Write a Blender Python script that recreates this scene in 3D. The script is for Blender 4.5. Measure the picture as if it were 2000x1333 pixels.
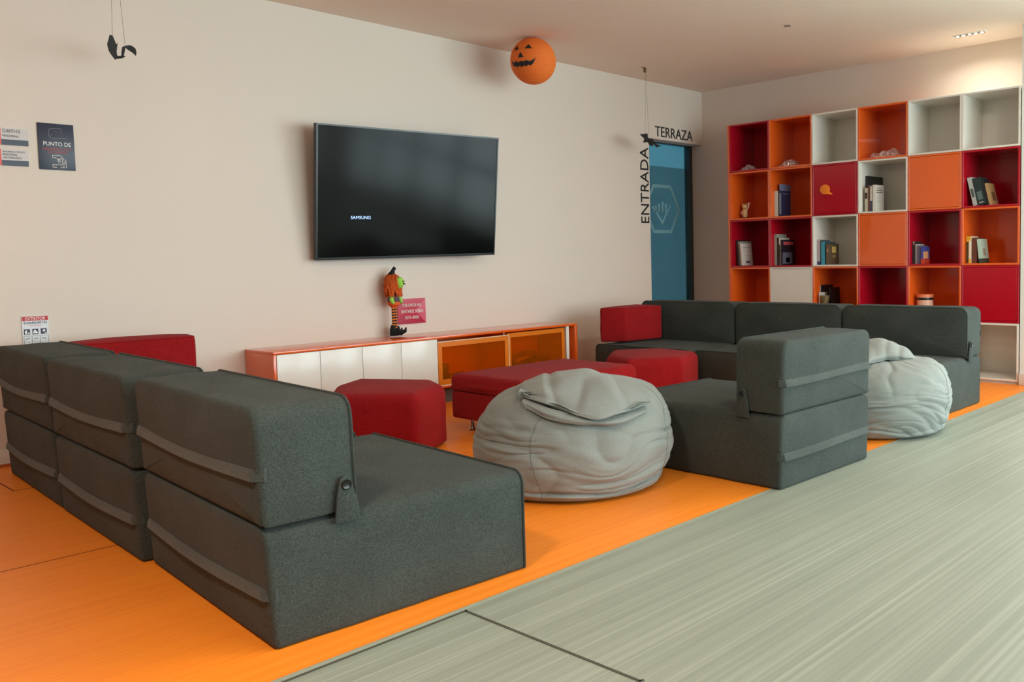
import bpy, bmesh, math, random
from mathutils import Vector, Matrix, noise
from math import sin, cos, pi, radians
random.seed(7)
S = bpy.context.scene
COL = S.collection
for o in list(bpy.data.objects):
    bpy.data.objects.remove(o)

# ------------------------------------------------------------------ camera
F_PX = 1713.07
YAW, PIT, ROL = 0.71955, -0.06613, -0.01976
CAM = Vector((-6.9148, -5.2176, 0.9711))
fw = Vector((cos(YAW)*cos(PIT), sin(YAW)*cos(PIT), sin(PIT)))
rt = Vector((sin(YAW), -cos(YAW), 0)); up = rt.cross(fw)
rt2 = cos(ROL)*rt + sin(ROL)*up; up2 = -sin(ROL)*rt + cos(ROL)*up
cd = bpy.data.cameras.new('camera'); cam = bpy.data.objects.new('camera', cd); COL.objects.link(cam)
cam.matrix_world = Matrix(((rt2.x, up2.x, -fw.x, CAM.x), (rt2.y, up2.y, -fw.y, CAM.y), (rt2.z, up2.z, -fw.z, CAM.z), (0, 0, 0, 1)))
cd.sensor_fit = 'HORIZONTAL'; cd.sensor_width = 36.0
cd.lens = F_PX/2000*36
cd.shift_x = -251.33/2000; cd.shift_y = -49.47/2000
cd.clip_start = 0.05
S.camera = cam

# ------------------------------------------------------------------ sky, exposure
S.view_settings.view_transform = 'Standard'; S.view_settings.look = 'None'
S.view_settings.gamma = 1; S.view_settings.use_curve_mapping = False
S.view_settings.exposure = 0.7
W = bpy.data.worlds.new('world'); S.world = W; W.use_nodes = True
bg = W.node_tree.nodes['Background']
bg.inputs[0].default_value = (0.78, 0.95, 0.98, 1); bg.inputs[1].default_value = 6.2
S.cycles.use_denoising = True
S.cycles.max_bounces = 8; S.cycles.diffuse_bounces = 5; S.cycles.glossy_bounces = 4
S.cycles.caustics_reflective = False; S.cycles.caustics_refractive = False

H = 2.56
def area(name, loc, rot, sx, sy, power, color, portal=False, spread=None):
    l = bpy.data.lights.new(name, 'AREA'); l.shape = 'RECTANGLE'; l.size = sx; l.size_y = sy
    l.energy = power; l.color = color
    if spread: l.spread = spread
    if portal: l.cycles.is_portal = True
    o = bpy.data.objects.new(name, l); o.location = loc; o.rotation_euler = rot; COL.objects.link(o); return o
# daylight openings (portals only guide the sampling of the sky through the windows)
area('window_portal_back', (-0.15, -6.2, 1.3), (0, radians(90), 0), 2.3, 4.8, 1, (1, 1, 1), True)
area('window_portal_right', (-3.1, -8.85, 1.3), (radians(90), 0, 0), 4.6, 2.3, 1, (1, 1, 1), True)
area('window_portal_door', (-0.4, 0.24, 1.1), (radians(-90), 0, 0), 0.8, 2.0, 1, (1, 1, 1), True)
WARM = (1.0, 0.86, 0.75)
LAMPS = [(-7.0, -3.9, 30), (-4.6, -4.3, 6), (-1.9, -4.2, 15), (-3.6, -6.6, 6)]

# ------------------------------------------------------------------ helpers
def lin(c):
    return tuple(((v/255)/12.92 if v/255 <= 0.04045 else ((v/255+0.055)/1.055)**2.4) for v in c)
MATS = {}
def mat(name, rgb, rough=0.5, metal=0.0, spec=0.5, coat=0.0, emit=None, estr=1.0, alpha=None, trans=0.0, var=0.0, vscale=6, bump=0.0, bscale=60):
    if name in MATS: return MATS[name]
    m = bpy.data.materials.new(name); m.use_nodes = True; nt = m.node_tree; N = nt.nodes; L = nt.links
    b = N['Principled BSDF']; c = lin(rgb) + (1,)
    b.inputs['Base Color'].default_value = c
    b.inputs['Roughness'].default_value = rough; b.inputs['Metallic'].default_value = metal
    b.inputs['Specular IOR Level'].default_value = spec; b.inputs['Coat Weight'].default_value = coat
    b.inputs['Transmission Weight'].default_value = trans
    if alpha is not None: b.inputs['Alpha'].default_value = alpha
    if emit: b.inputs['Emission Color'].default_value = lin(emit)+(1,); b.inputs['Emission Strength'].default_value = estr
    tc = N.new('ShaderNodeTexCoord')
    n = N.new('ShaderNodeTexNoise'); n.inputs['Scale'].default_value = vscale; n.inputs['Detail'].default_value = 4
    L.new(tc.outputs['Object'], n.inputs['Vector'])
    mx = N.new('ShaderNodeMix'); mx.data_type = 'RGBA'
    v = max(var, 0.02)
    mx.inputs[6].default_value = tuple(x*(1-v) for x in c[:3])+(1,); mx.inputs[7].default_value = tuple(min(1, x*(1+v)) for x in c[:3])+(1,)
    L.new(n.outputs['Fac'], mx.inputs[0]); L.new(mx.outputs[2], b.inputs['Base Color'])
    if bump:
        n2 = N.new('ShaderNodeTexNoise'); n2.inputs['Scale'].default_value = bscale; n2.inputs['Detail'].default_value = 5
        L.new(tc.outputs['Object'], n2.inputs['Vector'])
        bp = N.new('ShaderNodeBump'); bp.inputs['Strength'].default_value = bump; bp.inputs['Distance'].default_value = 0.01
        L.new(n2.outputs['Fac'], bp.inputs['Height']); L.new(bp.outputs['Normal'], b.inputs['Normal'])
    MATS[name] = m; return m

def fabric(name, rgb, rgb2, scale=260, rough=0.95, sheen=0.15, weave=0.5, blotch=0.12):
    m = bpy.data.materials.new(name); m.use_nodes = True; nt = m.node_tree; N = nt.nodes; L = nt.links
    b = N['Principled BSDF']; b.inputs['Roughness'].default_value = rough
    b.inputs['Specular IOR Level'].default_value = 0.15; b.inputs['Sheen Weight'].default_value = sheen
    b.inputs['Sheen Roughness'].default_value = 0.5
    tc = N.new('ShaderNodeTexCoord')
    facs = []
    for sc in ((scale*2.2, scale*2.2, scale*0.5), (scale*0.5, scale*0.5, scale*2.2), ):
        mp = N.new('ShaderNodeMapping'); mp.inputs['Scale'].default_value = sc
        L.new(tc.outputs['Object'], mp.inputs[0])
        n = N.new('ShaderNodeTexNoise'); n.inputs['Scale'].default_value = 1.0; n.inputs['Detail'].default_value = 2
        L.new(mp.outputs[0], n.inputs['Vector']); facs.append(n)
    ad = N.new('ShaderNodeMath'); ad.operation = 'ADD'
    L.new(facs[0].outputs['Fac'], ad.inputs[0]); L.new(facs[1].outputs['Fac'], ad.inputs[1])
    mr = N.new('ShaderNodeMapRange'); mr.inputs[1].default_value = 0.78; mr.inputs[2].default_value = 1.22
    L.new(ad.outputs[0], mr.inputs[0])
    mx = N.new('ShaderNodeMix'); mx.data_type = 'RGBA'
    mx.inputs[6].default_value = lin(rgb)+(1,); mx.inputs[7].default_value = lin(rgb2)+(1,)
    L.new(mr.outputs[0], mx.inputs[0])
    n3 = N.new('ShaderNodeTexNoise'); n3.inputs['Scale'].default_value = 5; n3.inputs['Detail'].default_value = 5
    L.new(tc.outputs['Object'], n3.inputs['Vector'])
    mr2 = N.new('ShaderNodeMapRange'); mr2.inputs[1].default_value = 0.3; mr2.inputs[2].default_value = 0.7
    mr2.inputs[3].default_value = 1-blotch; mr2.inputs[4].default_value = 1+blotch
    L.new(n3.outputs['Fac'], mr2.inputs[0])
    mm = N.new('ShaderNodeVectorMath'); mm.operation = 'SCALE'
    L.new(mx.outputs[2], mm.inputs[0]); L.new(mr2.outputs[0], mm.inputs['Scale']); L.new(mm.outputs[0], b.inputs['Base Color'])
    bp = N.new('ShaderNodeBump'); bp.inputs['Strength'].default_value = weave; bp.inputs['Distance'].default_value = 0.002
    L.new(ad.outputs[0], bp.inputs['Height']); L.new(bp.outputs['Normal'], b.inputs['Normal'])
    MATS[name] = m; return m

class MB:
    def __init__(s): s.v = []; s.f = []; s.mi = []
    def add(s, vs, fs, M=None, mi=0):
        b = len(s.v)
        s.v += [tuple(M @ Vector(p)) if M else tuple(p) for p in vs]
        s.f += [tuple(b+i for i in f) for f in fs]; s.mi += [mi]*len(fs)
        return s
    def box(s, x0, x1, y0, y1, z0, z1, M=None, mi=0):
        v = [(x, y, z) for x in (x0, x1) for y in (y0, y1) for z in (z0, z1)]
        f = [(0, 1, 3, 2), (4, 6, 7, 5), (0, 4, 5, 1), (2, 3, 7, 6), (0, 2, 6, 4), (1, 5, 7, 3)]
        return s.add(v, f, M, mi)
    def tube(s, pts, r, n=8, closed=False, M=None, mi=0, flat=1.0):
        P = [Vector(p) for p in pts]; k = len(P); vs = []; fs = []
        rr = r if isinstance(r, (list, tuple)) else [r]*k
        prev = None
        for i, p in enumerate(P):
            a = P[(i-1) % k] if (closed or i > 0) else p
            c = P[(i+1) % k] if (closed or i < k-1) else p
            t = (c-a).normalized()
            if prev is None:
                ref = Vector((0, 0, 1)) if abs(t.z) < 0.9 else Vector((1, 0, 0))
                u = t.cross(ref).normalized()
            else:
                u = (prev - t*prev.dot(t)).normalized()
            prev = u; w = t.cross(u)
            for j in range(n):
                an = 2*pi*j/n; vs.append(tuple(p + u*cos(an)*rr[i] + w*sin(an)*rr[i]*flat))
        m = k if closed else k-1
        for i in range(m):
            for j in range(n):
                a = i*n+j; b2 = i*n+(j+1) % n; c = ((i+1) % k)*n+(j+1) % n; d = ((i+1) % k)*n+j
                fs.append((a, b2, c, d))
        if not closed:
            fs.append(tuple(range(n))[::-1]); fs.append(tuple((k-1)*n+j for j in range(n)))
        return s.add(vs, fs, M, mi)
    def lathe(s, prof, n=24, M=None, mi=0):
        vs = []; fs = []
        for r, z in prof:
            for j in range(n): vs.append((r*cos(2*pi*j/n), r*sin(2*pi*j/n), z))
        for i in range(len(prof)-1):
            for j in range(n): fs.append((i*n+j, i*n+(j+1) % n, (i+1)*n+(j+1) % n, (i+1)*n+j))
        fs.append(tuple(range(n))[::-1]); fs.append(tuple((len(prof)-1)*n+j for j in range(n)))
        return s.add(vs, fs, M, mi)
    def poly(s, pts, y0, y1, M=None, mi=0):
        """flat polygon (x,z) extruded in y"""
        n = len(pts); vs = [(p[0], y0, p[1]) for p in pts] + [(p[0], y1, p[1]) for p in pts]
        fs = [tuple(range(n)), tuple(range(n, 2*n))[::-1]] + [(i, n+i, n+(i+1) % n, (i+1) % n) for i in range(n)]
        return s.add(vs, fs, M, mi)
    def build(s, name, mats, parent=None, smooth=False, bevel=0, seg=2):
        me = bpy.data.meshes.new(name); me.from_pydata(s.v, [], s.f)
        if not isinstance(mats, (list, tuple)): mats = [mats]
        for m in mats: me.materials.append(m)
        me.polygons.foreach_set('material_index', s.mi)
        bm = bmesh.new(); bm.from_mesh(me)
        bmesh.ops.recalc_face_normals(bm, faces=bm.faces)
        if bevel:
            es = [e for e in bm.edges if len(e.link_faces) == 2 and e.calc_face_angle(0) > 0.6]
            bmesh.ops.bevel(bm, geom=es, offset=bevel, segments=seg, affect='EDGES', profile=0.5)
        bm.to_mesh(me); bm.free()
        if smooth or bevel:
            me.shade_smooth()
            me.set_sharp_from_angle(angle=radians(40 if smooth else 30))
        o = bpy.data.objects.new(name, me); COL.objects.link(o)
        if parent: o.parent = parent
        return o

def tag(o, label=None, cat=None, group=None, kind=None):
    if label: o['label'] = label
    if cat: o['category'] = cat
    if group: o['group'] = group
    if kind: o['kind'] = kind
    return o
def thing(name, label, cat, loc=(0, 0, 0), rz=0, group=None):
    o = bpy.data.objects.new(name, None); COL.objects.link(o); o.empty_display_size = 0.05
    o.location = loc; o.rotation_euler = (0, 0, rz); return tag(o, label, cat, group)
def struct(name, mb, m, bevel=0):
    return tag(mb.build(name, m, bevel=bevel), kind='structure')

def text(name, body, x0, x1, z0, z1, m, parent=None, depth=0.002, rot90=False, M=None, align=None):
    """lettering on a plane that faces -y, filling x0..x1, z0..z1 at y=0"""
    cu = bpy.data.curves.new(name, 'FONT'); cu.body = body; cu.extrude = 0.0; cu.resolution_u = 3
    if align: cu.align_x = align
    o = bpy.data.objects.new('tmp', cu); COL.objects.link(o)
    dg = bpy.context.evaluated_depsgraph_get(); me = bpy.data.meshes.new_from_object(o.evaluated_get(dg))
    bpy.data.objects.remove(o); bpy.data.curves.remove(cu)
    bm = bmesh.new(); bm.from_mesh(me)
    r = bmesh.ops.extrude_face_region(bm, geom=bm.faces[:])
    for v in [g for g in r['geom'] if isinstance(g, bmesh.types.BMVert)]: v.co.z += 1.0
    xs = [v.co.x for v in bm.verts]; ys = [v.co.y for v in bm.verts]
    ax, bx, ay, by = min(xs), max(xs), min(ys), max(ys)
    for v in bm.verts:
        u = (v.co.x-ax)/(bx-ax); w = (v.co.y-ay)/(by-ay); d = -v.co.z*depth
        if rot90: u, w = 1-w, u
        p = Vector((x0+(x1-x0)*u, d, z0+(z1-z0)*w))
        v.co = M @ p if M else p
    bmesh.ops.recalc_face_normals(bm, faces=bm.faces)
    bm.to_mesh(me); bm.free(); me.materials.clear(); me.materials.append(m); me.name = name
    for p in me.polygons: p.material_index = 0
    o = bpy.data.objects.new(name, me); COL.objects.link(o)
    if parent: o.parent = parent
    return o

def outline(pts, rad, seg=6, step=0.05):
    """convex CCW polygon -> rounded outline [(x,y,nx,ny,w)]"""
    n = len(pts); out = []; arcs = []
    rad = rad if isinstance(rad, (list, tuple)) else [rad]*n
    for i in range(n):
        p0, p, p1 = (Vector(pts[(i+k-1) % n]) for k in range(3))
        a = (p-p0).normalized(); b = (p1-p).normalized()
        na = Vector((a.y, -a.x)); nb = Vector((b.y, -b.x))
        half = math.acos(max(-1, min(1, na.dot(nb))))/2; t = rad[i]*math.tan(half)
        c = p - a*t - na*rad[i]
        a0 = math.atan2(na.y, na.x); d = 2*half
        arcs.append([(c.x+rad[i]*cos(a0+d*k/seg), c.y+rad[i]*sin(a0+d*k/seg), cos(a0+d*k/seg), sin(a0+d*k/seg)) for k in range(seg+1)])
    for i in range(n):
        out += [q+(0.0,) for q in arcs[i]]
        q0 = arcs[i][-1]; q1 = arcs[(i+1) % n][0]
        L = math.hypot(q1[0]-q0[0], q1[1]-q0[1]); k = max(1, int(L/step))
        for j in range(1, k):
            t = j/k; out.append((q0[0]+(q1[0]-q0[0])*t, q0[1]+(q1[1]-q0[1])*t, q0[2], q0[3], sin(pi*t)))
    return out

def prism(ol, z0, z1, rb, rt, bulge=0.0, puff=(0, 0), nz=8, K=7, seed=0, wr=0.0):
    """rounded prism; returns verts, faces. ol = outline(); rb, rt = edge rounding; puff = cap swell (bottom, top)"""
    prof = []
    for k in range(5):
        a = pi/2*k/4; prof.append((rb*(1-sin(a)), z0+rb*(1-cos(a)), 0))
    for k in range(1, nz):
        t = k/nz; prof.append((0, z0+rb+(z1-rt-z0-rb)*t, sin(pi*t)))
    for k in range(5):
        a = pi/2*k/4; prof.append((rt*(1-cos(a)), z1-rt+rt*sin(a), 0))
    n = len(ol); cx = sum(p[0] for p in ol)/n; cy = sum(p[1] for p in ol)/n
    vs = []; fs = []
    def ring(ins, z, t):
        r = []
        for (x, y, nx, ny, w) in ol:
            d = -ins + bulge*t*(0.25+0.75*w)
            if wr and t > 0: d += wr*t*noise.noise(Vector((x*5+seed, y*5, z*7)))
            r.append((x+nx*d, y+ny*d, z))
        return r
    rings = []
    b0 = ring(*prof[0]); t0 = ring(*prof[-1])
    for k in range(K, 0, -1):
        s = 1-k/K; q = []
        for (x, y, z) in b0:
            q.append((cx+(x-cx)*s, cy+(y-cy)*s, z-puff[0]*(1-s*s)))
        rings.append(q)
    for p in prof: rings.append(ring(*p))
    for k in range(1, K+1):
        s = 1-k/K; q = []
        for (x, y, z) in t0:
            X = cx+(x-cx)*s; Y = cy+(y-cy)*s
            q.append((X, Y, z+puff[1]*(1-s**2)+(wr*1.2*(1-s)*noise.noise(Vector((X*4+seed, Y*4, 3))) if wr else 0)))
        rings.append(q)
    rings[0] = [rings[0][0]]; rings[-1] = [rings[-1][0]]
    idx = []
    for r in rings:
        idx.append(list(range(len(vs), len(vs)+len(r)))); vs += r
    for a, b in zip(idx[:-1], idx[1:]):
        for j in range(n):
            k = (j+1) % n
            if len(a) == 1: fs.append((a[0], b[k], b[j]))
            elif len(b) == 1: fs.append((a[j], a[k], b[0]))
            else: fs.append((a[j], a[k], b[k], b[j]))
    return vs, fs

# ------------------------------------------------------------------ materials
def floor_mat(name, ca, cb, cc, streak, gloss, seam=False):
    m = bpy.data.materials.new(name); m.use_nodes = True; nt = m.node_tree; N = nt.nodes; L = nt.links
    b = N['Principled BSDF']; b.inputs['Roughness'].default_value = gloss; b.inputs['Specular IOR Level'].default_value = 0.4
    tc = N.new('ShaderNodeTexCoord')
    def nz(sc, det, scale=1.0, dist=0.0):
        mp = N.new('ShaderNodeMapping'); mp.inputs['Scale'].default_value = sc; L.new(tc.outputs['Object'], mp.inputs[0])
        n = N.new('ShaderNodeTexNoise'); n.inputs['Scale'].default_value = scale; n.inputs['Detail'].default_value = det
        n.inputs['Distortion'].default_value = dist
        L.new(mp.outputs[0], n.inputs['Vector']); return n
    n1 = nz((0.30, 62, 1), 4, 1.0, 0.0); n2 = nz((0.6, 240, 1), 3); n3 = nz((0.9, 1.2, 1), 4)
    r1 = N.new('ShaderNodeValToRGB'); L.new(n1.outputs['Fac'], r1.inputs[0])
    e = r1.color_ramp.elements; e[0].position = 0.30; e[0].color = lin(ca)+(1,); e[1].position = 0.78; e[1].color = lin(cc)+(1,)
    el = r1.color_ramp.elements.new(0.5); el.color = lin(cb)+(1,)
    r2 = N.new('ShaderNodeMapRange'); r2.inputs[1].default_value = 0.35; r2.inputs[2].default_value = 0.7
    r2.inputs[3].default_value = 1-streak; r2.inputs[4].default_value = 1+streak; L.new(n2.outputs['Fac'], r2.inputs[0])
    r3 = N.new('ShaderNodeMapRange'); r3.inputs[1].default_value = 0.3; r3.inputs[2].default_value = 0.7
    r3.inputs[3].default_value = 0.94; r3.inputs[4].default_value = 1.06; L.new(n3.outputs['Fac'], r3.inputs[0])
    mu = N.new('ShaderNodeMath'); mu.operation = 'MULTIPLY'; L.new(r2.outputs[0], mu.inputs[0]); L.new(r3.outputs[0], mu.inputs[1])
    sc = N.new('ShaderNodeVectorMath'); sc.operation = 'SCALE'; L.new(r1.outputs[0], sc.inputs[0]); L.new(mu.outputs[0], sc.inputs['Scale'])
    L.new(sc.outputs[0], b.inputs['Base Color'])
    bp = N.new('ShaderNodeBump'); bp.inputs['Strength'].default_value = 0.08; bp.inputs['Distance'].default_value = 0.002
    L.new(n2.outputs['Fac'], bp.inputs['Height']); L.new(bp.outputs['Normal'], b.inputs['Normal'])
    MATS[name] = m; return m
M_GFLOOR = floor_mat('grey_vinyl', (138, 145, 132), (146, 153, 140), (168, 175, 162), 0.03, 0.42)
M_OFLOOR = floor_mat('orange_vinyl', (244, 134, 34), (250, 141, 38), (254, 150, 48), 0.02, 0.42)
M_WALL = mat('wall_paint', (220, 209, 198), 0.85, spec=0.2, var=0.02, vscale=1.5, bump=0.05, bscale=220)
M_CEIL = mat('ceiling_paint', (240, 226, 212), 0.9, spec=0.2, bump=0.04, bscale=200)
M_TRIM = mat('white_trim', (222, 218, 212), 0.45)
M_GREY = fabric('charcoal_linen', (50, 56, 53), (72, 78, 74), 300, sheen=0.04)
M_PIPE = fabric('charcoal_piping', (42, 48, 46), (60, 66, 63), 300, weave=0.2)
M_BAND = fabric('charcoal_band', (56, 62, 59), (78, 84, 80), 300)
M_RED = fabric('red_wool', (128, 14, 18), (160, 28, 31), 260, sheen=0.04, blotch=0.08)
M_BEAN = fabric('pale_grey_canvas', (124, 129, 126), (144, 150, 146), 420, weave=0.15, blotch=0.04)
M_OR = mat('orange_lacquer', (226, 96, 28), 0.20, coat=0.5, var=0.03)
M_CR = mat('red_lacquer', (172, 14, 34), 0.18, var=0.03)
M_WH = mat('white_lacquer', (226, 222, 214), 0.25)
M_BLACK = mat('black_paper', (22, 22, 22), 0.7, var=0.1)
M_BLK = mat('black_plastic', (14, 14, 15), 0.35)
M_CHROME = mat('chrome', (210, 210, 212), 0.12, metal=1.0)
M_WTXT = mat('white_print', (232, 230, 226), 0.5)
M_NAVY = mat('navy_board', (38, 46, 66), 0.4, var=0.05)

# ------------------------------------------------------------------ room shell
ZB = 3.2485   # the orange floor ends here
struct('floor', MB().box(-12.5, 1.2, -9.2, -ZB, -0.06, 0), M_GFLOOR)
struct('trim_1', MB().box(-12.5, 1.2, -ZB-0.006, -ZB+0.002, -0.05, 0.0012), mat('floor_joint', (150, 150, 130), 0.6))
o = struct('floor_orange', MB().box(-12.5, 1.2, -ZB, 0.0, -0.06, 0).box(-0.8, 0.0, 0.0, 0.16, -0.06, 0), M_OFLOOR)
o.name = 'floor_2'
struct('ceiling', MB().box(-12.5, 1.2, -9.2, 0.5, H, H+0.12), M_CEIL)
struct('wall_left', MB().box(-12.5, -0.80, 0, 0.2, -0.06, H).box(-0.80, 0.0, 0, 0.125, 2.052, H).box(-0.8, 0, 0.125, 0.2, 2.09, H), M_WALL)
struct('wall_back', MB().box(0, 0.2, -3.13, 0.21, -0.06, H), M_WALL)
M_PILL = mat('pillar_paint', (222, 224, 220), 0.6, spec=0.3)
struct('wall_pillar', MB().box(-0.40, 0.2, -3.80, -3.128, -0.06, H), M_PILL)
struct('wall_back_right', MB().box(-0.4, -0.2, -9.0, -3.80, -0.06, 0.12).box(-0.4, -0.2, -9.0, -3.80, 2.45, H).box(-0.4, -0.2, -9.0, -8.7, 0.12, 2.45), M_WALL)
struct('wall_right', MB().box(-12.5, -0.2, -9.0, -8.8, -0.06, 0.15).box(-12.5, -0.2, -9.0, -8.8, 2.45, H)
       .box(-12.5, -5.4, -9.0, -8.8, 0.15, 2.45).box(-0.8, -0.2, -9.0, -8.8, 0.15, 2.45), M_WALL)
struct('wall_rear', MB().box(-12.5, -12.3, -8.8, 0, -0.06, H), M_WALL)
M_FR = mat('grey_window_frame', (70, 74, 74), 0.4)
mb = MB()
for y in (-8.68, -7.5, -6.3, -5.1, -3.84): mb.box(-0.34, -0.28, y-0.03, y+0.03, 0.12, 2.45)
mb.box(-0.34, -0.28, -8.7, -3.8, 0.12, 0.18).box(-0.34, -0.28, -8.7, -3.8, 2.39, 2.45).box(-0.34, -0.28, -8.7, -3.8, 1.0, 1.05)
struct('window_1', mb, M_FR)
mb = MB()
for x in (-5.38, -3.9, -2.4, -0.82): mb.box(x-0.03, x+0.03, -8.93, -8.87, 0.15, 2.45)
mb.box(-5.4, -0.8, -8.93, -8.87, 0.15, 0.21).box(-5.4, -0.8, -8.93, -8.87, 2.39, 2.45)
struct('window_2', mb, M_FR)
struct('baseboard_left', MB().box(-12.3, -0.80, -0.014, 0, 0.0, 0.078), M_TRIM, bevel=0.003)
struct('baseboard_back', MB().box(-0.012, 0, -0.59, 0.12, 0, 0.078), M_TRIM, bevel=0.003)
struct('baseboard_pillar', MB().box(-0.414, -0.40, -3.81, -3.124, 0, 0.085).box(-0.414, 0, -3.13, -3.124, 0, 0.085), M_TRIM, bevel=0.003)
# seams and hatches in the floor
M_SEAM = mat('dark_joint', (72, 72, 60), 0.8, var=0.3, vscale=40)
mb = MB(); w = 0.0042
mb.box(-6.9, -5.452, -3.272-w, -3.272+w, -0.02, 0.0013).box(-5.457-w, -5.457+w, -3.918, -3.27, -0.02, 0.0013).box(-6.9, -5.447, -3.918-w, -3.918+w, -0.02, 0.0013)
struct('trim_2', mb, M_SEAM)
M_OS = mat('orange_joint', (120, 48, 12), 0.8)
struct('trim_3', MB().box(-8, -5.85, -1.833, -1.829, -0.02, 0.0008).box(-5.885, -5.879, -0.62, -0.2, -0.02, 0.0008).box(-5.885, -5.80, -0.626, -0.621, -0.02, 0.0008), M_OS)
struct('trim_4', MB().box(-12.3, -0.8, -0.028, -0.014, 0, 0.014), mat('wood_strip', (176, 92, 40), 0.5))
# terrace door
d = thing('door_1', None, None); d['kind'] = 'structure'
MB().box(-0.05, 0, 0.125, 0.19, 0, 2.085).box(-0.8, -0.76, 0.125, 0.19, 0, 2.085).box(-0.8, 0, 0.125, 0.19, 2.045, 2.085).build('door_frame', mat('dark_teal_frame', (48, 62, 66), 0.4), d, bevel=0.003)
def glassmat(name, tint, gl=0.12, rough=0.05, diff=0.25, dcol=None):
    m = bpy.data.materials.new(name); m.use_nodes = True; nt = m.node_tree; N = nt.nodes; L = nt.links; N.clear()
    out = N.new('ShaderNodeOutputMaterial'); tr = N.new('ShaderNodeBsdfTransparent'); gs = N.new('ShaderNodeBsdfGlossy'); df = N.new('ShaderNodeBsdfDiffuse')
    tr.inputs[0].default_value = lin(tint)+(1,); gs.inputs['Roughness'].default_value = rough; gs.inputs[0].default_value = (0.9, 0.9, 0.9, 1)
    df.inputs[0].default_value = lin(dcol or tint)+(1,)
    m1 = N.new('ShaderNodeMixShader'); m1.inputs[0].default_value = diff; L.new(tr.outputs[0], m1.inputs[1]); L.new(df.outputs[0], m1.inputs[2])
    fr = N.new('ShaderNodeLayerWeight')
    pw = N.new('ShaderNodeMath'); pw.operation = 'POWER'; pw.inputs[1].default_value = 4.0; L.new(fr.outputs['Facing'], pw.inputs[0])
    ma = N.new('ShaderNodeMath'); ma.operation = 'MULTIPLY_ADD'; ma.inputs[1].default_value = 0.6; ma.inputs[2].default_value = gl*0.35; L.new(pw.outputs[0], ma.inputs[0])
    m2 = N.new('ShaderNodeMixShader'); L.new(ma.outputs[0], m2.inputs[0]); L.new(m1.outputs[0], m2.inputs[1]); L.new(gs.outputs[0], m2.inputs[2])
    L.new(m2.outputs[0], out.inputs[0]); MATS[name] = m; return m
M_DG = glassmat('teal_glass', (92, 120, 128), dcol=(70, 120, 135))
MB().box(-0.77, -0.045, 0.158, 0.166, 0.0, 2.05).build('glass_pane', M_DG, d)
M_FILM = glassmat('frosted_film', (225, 226, 226), diff=0.12, dcol=(70, 120, 135))
MB().box(-0.77, -0.05, 0.1535, 0.156, 0.0, 1.83).build('frosted_film', M_FILM, d)
M_LOGO = mat('pale_film', (112, 156, 166), 0.6)
mb = MB()
hx, hz, R0 = -0.445, 1.43, 0.27
for k in range(6):
    a0 = radians(60*k); a1 = radians(60*(k+1))
    if k in (1, 2, 3, 4, 0, 5):
        q = [(hx+R*cos(a), hz+R*0.98*sin(a)) for R, a in ((R0, a0), (R0, a1), (R0-0.035, a1), (R0-0.035, a0))]
        q = [(max(-0.765, p[0]), p[1]) for p in q]
        mb.poly(q, 0.1515, 0.1532)
mb.build('hexagon_emblem', M_LOGO, d)
mb = MB()
mb.poly([(-0.60, 1.45), (-0.445, 1.28), (-0.31, 1.47), (-0.33, 1.47), (-0.445, 1.32), (-0.575, 1.45)], 0.1515, 0.1532)
for k, dx in enumerate((-0.10, -0.05, 0.0, 0.05)): mb.poly([(-0.45+dx, 1.40), (-0.435+dx, 1.40), (-0.425+dx, 1.50-abs(k-2)*0.02), (-0.455+dx, 1.50-abs(k-2)*0.02)], 0.1515, 0.1532)
mb.build('hand_emblem', M_LOGO, d)

# ------------------------------------------------------------------ sofas
def bandmb(w, z, x):
    mb = MB(); n = 40; vs = []; fs = []
    prof = [(0.006, 0.016), (-0.001, 0.015), (-0.006, 0.004), (-0.0085, -0.010), (-0.008, -0.015), (-0.004, -0.0165), (0.006, -0.0165)]
    for i in range(n+1):
        t = i/n; yy = w*t; e = min(yy, w-yy); inx = 0.016-math.sqrt(max(0, 0.016**2-max(0, 0.016-e)**2)) if e < 0.016 else 0
        inx = min(inx, 0.03)
        sag = 0.004*sin(t*5+w*9)
        for (dx, dz) in prof:
            vs.append((x(t)+dx*(min(1, (e+0.001)/0.022) if dx < 0 else 1)+inx, yy, z+dz+sag))
    m = len(prof)
    for i in range(n):
        for j in range(m): fs.append((i*m+j, i*m+(j+1) % m, (i+1)*m+(j+1) % m, (i+1)*m+j))
    fs.append(tuple(range(m))); fs.append(tuple(n*m+j for j in range(m)))
    return mb.add(vs, fs)

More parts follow.
